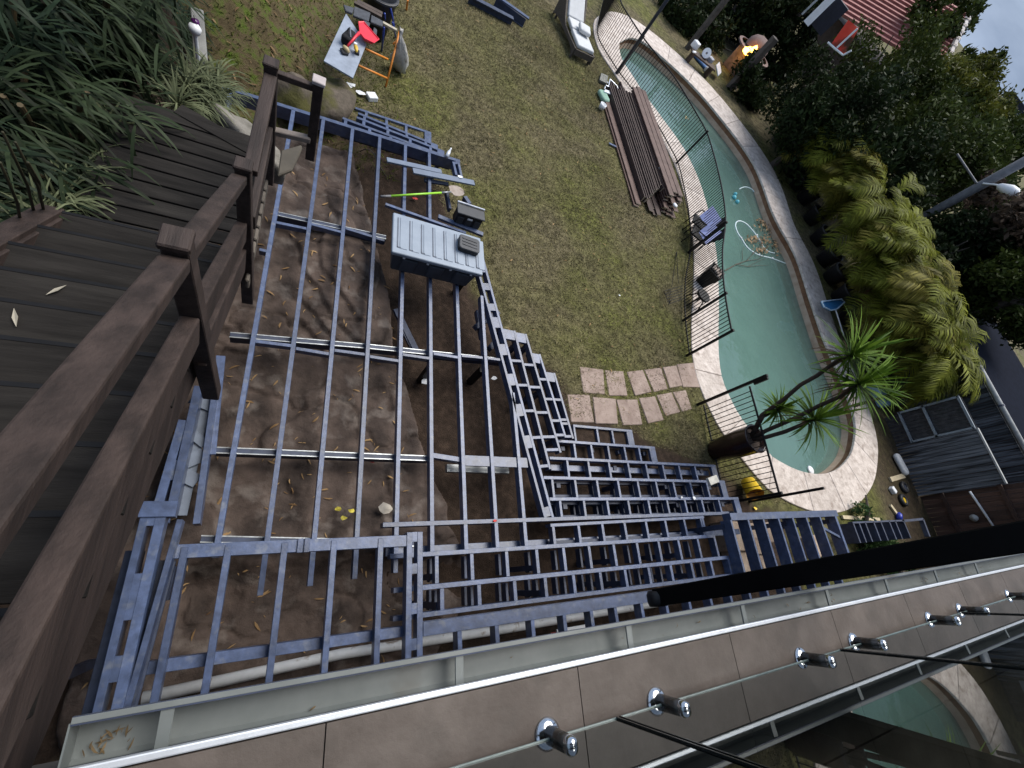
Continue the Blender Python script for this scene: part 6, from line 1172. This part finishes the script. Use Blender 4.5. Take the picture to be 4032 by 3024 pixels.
# taller paling wall with pipe behind
BX = FX+1.6; q0 = WX(*H5(1050, 0), BX); q1 = WX(*H5(1269, 420), BX); FZ2 = (q0.z+q1.z)/2; bf = thing('paling_wall', 'tall dark paling wall behind the grey fence', 'wall', (BX, 1.5, LAWN)); y = -1.5; r = np.random.default_rng(22)
while y < 5.5: mb = MB(); w = r.uniform(.13, .17); mb.box((BX+r.uniform(-.01, .01), y+w/2, (FZ2+LAWN-.1)/2), (.02, w-.016, FZ2-.1-LAWN)); mb.build('paling', gw, bf); y += w
pp_ = thing('gutter_pipe', 'pale round pipe running along the top of the paling wall', 'pipe', (BX, 3, FZ2)); mb = MB(); mb.tube([(BX-.05, -2, FZ2), (BX-.05, 11, FZ2)], .07, 12); mb.build('pipe_run', pale, pp_, smooth=True)
for y in (-1, 1.2, 3.4, 5.6, 7.8): mb = MB(); mb.lathe((BX-.05, y, FZ2), [(.075, -.03), (.085, -.03), (.085, .03), (.075, .03)], n=12, axis=(0, 1, 0)); mb.build('bracket', steeld, pp_)
rf2 = thing('shed_roof', 'flat navy shed roof beyond the pale pipe', 'roof', (BX+3, 4, FZ2)); mb = MB(); mb.box((BX+3.1, 4.2, FZ2-.15), (6.0, 12.4, .1)); mb.build('sheet', mat('navy roof sheet', (.007, .009, .017), rough=.95, var=.2, spec=.05), rf2)
mb = MB(); mb.box((BX+3.2, 4.2, (FZ2-.2+LAWN)/2), (5.6, 12.0, FZ2-.2-LAWN)); mb.build('wall', mat('red brick wall', (.16, .07, .045), rough=.85, scale=9, var=.3, bump=.3), rf2)
bd = thing('brown_fence', 'red brown paling fence continuing the grey fence to the right edge', 'fence', (FX+.1, -.5, LAWN)); bwm = mat('red brown weathered paling', (.035, .018, .013), rough=.8, scale=5, col2=(.085, .046, .034), bump=.4, bscale=25, objvar=.4, stretch=(1, 1, .1))
y = yA-.01; r = np.random.default_rng(23)
while y > -2.2:
    w = r.uniform(.12, .15); mb = MB(); mb.box((FX+.12+r.uniform(-.01, .01), y-w/2, (3.0+LAWN)/2+r.uniform(-.02, .02)), (.02, w-.008, 3.0-LAWN)); mb.build('paling', bwm, bd); y -= w
for z in (LAWN+.6, LAWN+1.9): mb = MB(); mb.beam((FX+.07, yA, z), (FX+.07, -2.2, z), .07, .09); mb.build('rail', bwm, bd)
mb = MB(); mb.tube([WX(*H5(930,690), FX+.02), WX(*H5(965,740), FX+.02), WX(*H5(1075,905), FX+.02)], .03, 8); tag(mb.build('hose_pipe', white, smooth=True), 'thin white pipe fixed along the brown fence', 'pipe')
mb = MB(); p = WX(*H5(960,855), FX+.05); mb.lathe(p, [(0, 0), (.09, .01), (.1, .06), (0, .1)], n=12, axis=(-1, 0, 0)); tag(mb.build('wall_lamp', mat('dull pale glass', (.35, .36, .36), rough=.3), smooth=True), 'small pale round lamp on the brown fence', 'lamp')
# bits on the grass by the shed
p = W(*H5(480, 525), LAWN); mb = MB(); mb.prism(roundrect(p.x, p.y, .32, .7, .12, .25), LAWN+.02, LAWN+.16); tag(mb.build('white_bag', mat('white woven bag', (.6, .61, .62), rough=.7, bump=.4, var=.15), bevel=.07, seg=3), 'full white woven bag lying against the paling fence', 'bag')
for a, b_, w, l, m in [((440,615),(525,590),.14,'pale plank end on the grass below the white bag',None),((440,775),(480,830),.1,'short pale timber offcut near the brown fence',None),((140,850),(370,865),.09,'long pale batten lying along the raised right frame',None)]:
    mb = MB(); mb.beam(W(*H5(*a), LAWN+.06), W(*H5(*b_), LAWN+.06), w, .05); tag(mb.build('timber_offcut', mat('fresh pale pine', (.5, .42, .28), rough=.7, var=.15)), l, 'timber offcut')
mb = MB(); p = W(*H5(490,845), LAWN+.08); mb.lathe(p, [(0, -.12), (.07, -.12), (.075, .06), (.03, .12), (0, .14)], n=12, axis=(.6, .8, 0)); tag(mb.build('blue_bottle', mat('royal blue plastic', (.03, .05, .38), rough=.35), smooth=True), 'blue and white container beside the pale offcut', 'container')
for (x, y), l in [((520,665),'upper of the two dark tyres'),((515,745),'lower dark tyre with yellow centre')]:
    p = W(*H5(x, y), LAWN+.05); t = thing('wheel', 'small wheel on the dirt by the brown fence, '+l, 'wheel', p, 'wheels on the dirt'); mb = MB(); mb.lathe(p, [(.09, -.05), (.17, -.05), (.19, 0), (.17, .05), (.09, .05), (.09, -.05)], n=18); mb.build('tyre', blackp, t, smooth=True); mb = MB(); mb.lathe(p, [(0, -.02), (.09, -.02), (.09, .03), (0, .04)], n=14); mb.build('hub', yellow if 'yellow' in l else steeld, t)
p = W(*H5(435, 685), LAWN); mb = MB(); mb.box((p.x, p.y, LAWN+.06), (.16, .2, .12), rz=.5); tag(mb.build('white_block', white, bevel=.015), 'small white block on the grass between coping and wheels', 'block')
p = W(3440, 1560, LAWN); mb = MB(); mb.prism(roundrect(p.x, p.y, .5, .9, .1, .2), LAWN+.02, LAWN+.3); tag(mb.build('blue_tarp', mat('pale blue tarp', (.24, .36, .5), rough=.5, bump=.4, scale=5), bevel=.06, seg=2), 'pale blue folded cover on the coping under the yucca head', 'cover')
# leaning utility pole with lamp
u0 = WD(3490, 935, 24.0); u1 = WD(4080, 610, 24.0); up = thing('light_pole', 'grey round pole crossing the trees at the right', 'pole', (u0.x, u0.y, LAWN)); pm = mat('grey pole', (.12, .125, .14), rough=.6, bump=.15)
mb = MB(); mb.tube([u0+(u0-u1)*.3, u1+(u1-u0)*.3], [.17, .15], 16); mb.build('shaft', pm, up, smooth=True)
l0 = WD(3870, 722, 23.8); l1 = WD(3925, 728, 23.7); mb = MB(); mb.tube([l0, l1], .03, 8); mb.build('arm', white, up); mb = MB(); l2 = WD(3972, 750, 23.7); ax_ = (l2-l1).normalized(); mb.lathe(l1-ax_*.02, [(0, 0), (.1, .1), (.19, .4), (.16, .62), (0, .75)], n=16, axis=ax_); mb.build('lamp_head', white, up, smooth=True)
mb = MB(); mb.tube([WD(3768,606,23.9), WD(3845,722,23.9)], .035, 8); mb.build('cross_arm', pm, up)
# mulch path beyond
mp_ = MB(); q = [W(*H3(x, y), -1.0) for x, y in [(1269,330),(1269,420),(1000,590),(930,560),(1100,450)]]; q = [Vector((a.x, a.y, 0)) for a in q]
# ================================================================== BARBECUE CORNER
tm = mat('grey timber post', (.085, .072, .062), rough=.8, bump=.4, bscale=20, var=.3)
pb_ = W(*H1(800, 1290), LAWN); zt = topz(*H1(1430, 480), pb_)
mb = MB(); mb.box((pb_.x, pb_.y, (zt+LAWN)/2), (.26, .26, zt-LAWN)); tag(mb.build('timber_post', tm, bevel=.01), 'thick timber post in front of the outdoor oven', 'post')
pb2 = W(*H1(200, 710), LAWN); mb = MB(); mb.box((pb2.x, pb2.y, LAWN+2.0), (.2, .2, 4.2)); tag(mb.build('timber_post', tm, bevel=.01), 'timber post rising to the top edge left of the bench', 'post')
ov0 = W(*H1(830, 1060), LAWN); ov = thing('outdoor_oven', 'stone outdoor oven with pinkish domed top and a fire burning in it', 'oven', (ov0.x+.5, ov0.y+.4, LAWN)); oc = Vector((ov0.x+.55, ov0.y+.45, LAWN))
mb = MB(); mb.box((oc.x, oc.y, LAWN+.5), (1.3, 1.3, 1.0), rz=.75); mb.build('stone_base', mat('dark stone base', (.12, .10, .085), rough=.9, scale=5, col2=(.22, .19, .165), bump=.7), ov, bevel=.02)
pink = mat('pinkish render', (.22, .155, .14), rough=.85, var=.15, bump=.2); mb = MB(); mb.lathe((oc.x, oc.y, LAWN+1.0), [(.98, 0), (1.0, .08), (.85, .1)], n=28); mb.build('hearth_slab', pink, ov); mb = MB(); mb.lathe((oc.x+.15, oc.y+.2, LAWN+1.08), [(.6, 0), (.58, .25), (.42, .45), (.2, .55), (0, .58)], n=24); mb.build('dome', pink, ov, smooth=True)
fc_ = WD(*H1(1115, 730), math.hypot(oc.x, oc.y)-1.1); fl = MB(); 
fm = bpy.data.materials.new('flame'); fm.use_nodes = True; b = fm.node_tree.nodes['Principled BSDF']; b.inputs['Base Color'].default_value = (.1, .03, 0, 1); b.inputs['Emission Color'].default_value = (1.0, .42, .06, 1); b.inputs['Emission Strength'].default_value = 5.0
r = np.random.default_rng(5)
flt = thing('fire', 'orange fire burning on the hearth of the outdoor oven', 'fire', fc_-Vector((0, 0, .25)))
for k in range(7):
    a = r.uniform(0, 6.28); c0_ = fc_+Vector((r.normal(0, .09), r.normal(0, .09), -.22)); hh = r.uniform(.28, .55); mb = MB(); mb.lathe(c0_, [(0, 0), (.17, .05), (.2, .2), (.12, hh*.65), (.012, hh*1.0)], n=10); mb.build('flame_tongue', fm, flt, smooth=True)
bn = thing('bench', 'low brown bench loaded with white things beside the timber post', 'bench', W(*H1(430,850), LAWN)); b0_, b1_ = W(*H1(280,720), LAWN+.45), W(*H1(610,990), LAWN+.45); mb = MB(); mb.beam(b0_, b1_, .42, .06); mb.build('seat', mat('dark brown bench', (.05, .03, .022), rough=.6), bn)
for f_ in (.1, .9): p = b0_.lerp(b1_, f_); mb = MB(); mb.box((p.x, p.y, LAWN+.2), (.08, .38, .4), rz=math.atan2((b1_-b0_).y, (b1_-b0_).x)); mb.build('leg', MATS['dark brown bench'], bn)
p = W(*H1(490, 770), LAWN+.65); ax_ = Vector((-.5, -.6, .4)).normalized(); rl_ = thing('paper_roll', 'white paper roll lying on the bench, end facing the camera', 'paper roll', p-Vector((0,0,.15))); mb = MB(); mb.lathe(p, [(.05, 0), (.19, 0), (.19, -.3), (.05, -.3), (.05, 0)], n=20, axis=ax_); mb.build('roll', white, rl_, smooth=False)
for (x, y), s_, l, z in [((310,755),(.28,.1,.06),'flat white tray at the left end of the bench',.5),((330,650),(.3,.3,.25),'grey bundle behind the white tray',.55),((540,870),(.3,.25,.2),'pale grey bag at the right end of the bench',.5)]: p = W(*H1(x, y), LAWN+z); mb = MB(); mb.box((p.x, p.y, LAWN+z), s_, rz=.6); tag(mb.build('bench_item', white if 'white' in l else mat('pale grey cloth', (.35, .36, .4), rough=.8), bevel=.03, seg=2), l, 'bench item')
p = W(*H1(655, 1010), LAWN+.3); mb = MB(); mb.box((p.x, p.y, LAWN+.32), (.75, .45, .05), rz=.9, tilt=Matrix.Rotation(.5, 3, 'X')); tag(mb.build('white_board', mat('pale board', (.5, .52, .56), rough=.6), bevel=.01), 'pale board leaning beside the oven', 'board')
p = W(*H1(400, 920), LAWN+.02); mb = MB(); mb.prism(roundrect(p.x, p.y, .35, .9, .15, .75), LAWN+.01, LAWN+.12); tag(mb.build('blue_mat', mat('blue mat', (.05, .13, .30), rough=.7), bevel=.03), 'blue mat on the grass in front of the bench', 'mat')
p = W(*H1(470, 1020), LAWN+.05); mb = MB(); mb.lathe(p-Vector((0,0,.05)), [(0, 0), (.08, 0), (.09, .2), (0, .22)], n=12); tag(mb.build('white_jar', white, smooth=True), 'small white jar at the end of the blue mat', 'jar')
# ---- neighbours
E0, E1, R0, R1 = WD(3270, 40, 43), WD(3690, 290, 43), WD(3470, -150, 50), WD(3810, 55, 50); h1_ = thing('neighbour_house', 'distant house with red tiled hip roof above the trees', 'house', (E0.x, E0.y, LAWN))
tile_m = mat('faded red roof tile', (.25, .09, .08), rough=.7, scale=3, col2=(.36, .16, .145), bump=.3)
NC = 15
for k in range(NC):
    f0_, f1_ = k/NC, (k+1.12)/NC; nn = ((E1-E0).cross(R0-E0)).normalized(); nn = nn if nn.z > 0 else -nn; a0, a1 = E0.lerp(R0, f0_), E1.lerp(R1, f0_); c0_, c1_ = E0.lerp(R0, f1_), E1.lerp(R1, f1_)
    mb = MB(); lo_ = nn*.17; mb.add([a0, a1, c1_, c0_, a0+lo_, a1+lo_, c1_+nn*.02, c0_+nn*.02], [(0,3,2,1),(4,5,6,7),(0,1,5,4),(1,2,6,5),(2,3,7,6),(3,0,4,7)]); mb.build('tile_course', tile_m, h1_)
mb = MB(); mb.tube([E1+Vector((0,0,.15)), R1+Vector((0,0,.15))], .17, 8); mb.build('hip_capping', mat('pale capping', (.5, .46, .44), rough=.7), h1_)
for k in range(9): p = E1.lerp(R1, (k+.5)/9)+Vector((0,0,.2)); mb = MB(); mb.lathe(p, [(.19, -.16), (.21, -.16), (.21, .0), (.19, 0)], n=10, axis=(R1-E1)); mb.build('capping_tile', MATS['pale capping'], h1_)
bk_ = (R0-E0); bk_.z = 0; bk_.normalize(); mb = MB(); pts = [E0, E1, E1+bk_*8, E0+bk_*8]; mb.prism([(a.x+bk_.x*1.6, a.y+bk_.y*1.6) for a in pts], -8, E0.z-.1); mb.build('wall', mat('dark brick wall', (.07, .05, .042), rough=.8), h1_)
# red awning with white posts
aq = [WD(*H2(x, y), 24) for x, y in [(300,215),(415,310),(255,600),(120,470)]]; aw = thing('red_awning', 'bright red awning with white edge in the gap of the trees', 'awning', (aq[0].x, aq[0].y, aq[3].z-1)); nn = Vector((-aq[0].x, -aq[0].y, 6)).normalized()
mb = MB(); mb.add(aq+[a-nn*.06 for a in aq], [(0,1,2,3),(7,6,5,4),(0,4,5,1),(1,5,6,2),(2,6,7,3),(3,7,4,0)]); mb.build('fabric', mat('bright red fabric', (.62, .03, .02), rough=.7, scale=2, col2=(.75, .09, .05), patch=((.07, .03, .015), 1.6, .5, .62)), aw)
for a, b_ in [((400,310),(175,520)),((75,460),(240,600)),((240,600),(335,550))]: mb = MB(); mb.tube([WD(*H2(*a), 23.9), WD(*H2(*b_), 23.9)], .035, 6); mb.build('edge_tube', white, aw)
hh = thing('white_fascia_house', 'corner of a dark house with white fascia at the top edge', 'house', WD(3200, 60, 27)); mb = MB(); mb.beam(WD(*H1(1900,300), 27), WD(*H1(2330,-130), 27), .22, .3); mb.build('fascia', white, hh); mb = MB(); mb.beam(WD(*H1(1880,180), 28), WD(*H1(2250,-180), 28), 1.0, .08); mb.build('roof_sheet', mat('grey roof sheet', (.3, .33, .36), rough=.6), hh); mb = MB(); a = WD(*H1(2000,330), 27.4); b_ = WD(*H1(2400,-60), 27.4); mb.beam(a, b_, .3, .7); mb.build('wall', mat('navy wall', (.012, .014, .025), rough=.6), hh)
d2 = thing('far_house', 'small dark house with white window frames at the right edge', 'house', WD(4000, 460, 40)); a = WD(3985, 520, 42); dr_ = Vector((-a.y, a.x, 0)).normalized(); mb = MB(); c_ = WD(4020, 500, 43); mb.box((c_.x, c_.y, c_.z-1.5), (4, 5, 4.2), rz=math.atan2(dr_.y, dr_.x)); mb.build('wall', mat('navy wall', (.012, .014, .025)), d2); 
for dx in (0, 1.1): p = WD(3985, 492, 39.5)-dr_*dx; mb = MB(); [mb.beam(p+Vector((0, 0, z0))+dr_*x0, p+Vector((0, 0, z1))+dr_*x1, .09, .09, top=False) for z0, z1, x0, x1 in [(-.4,.4,-.3,-.3),(-.4,.4,.3,.3),(.4,.4,-.3,.3),(-.4,-.4,-.3,.3)]]; mb.build('window_frame', white, d2)
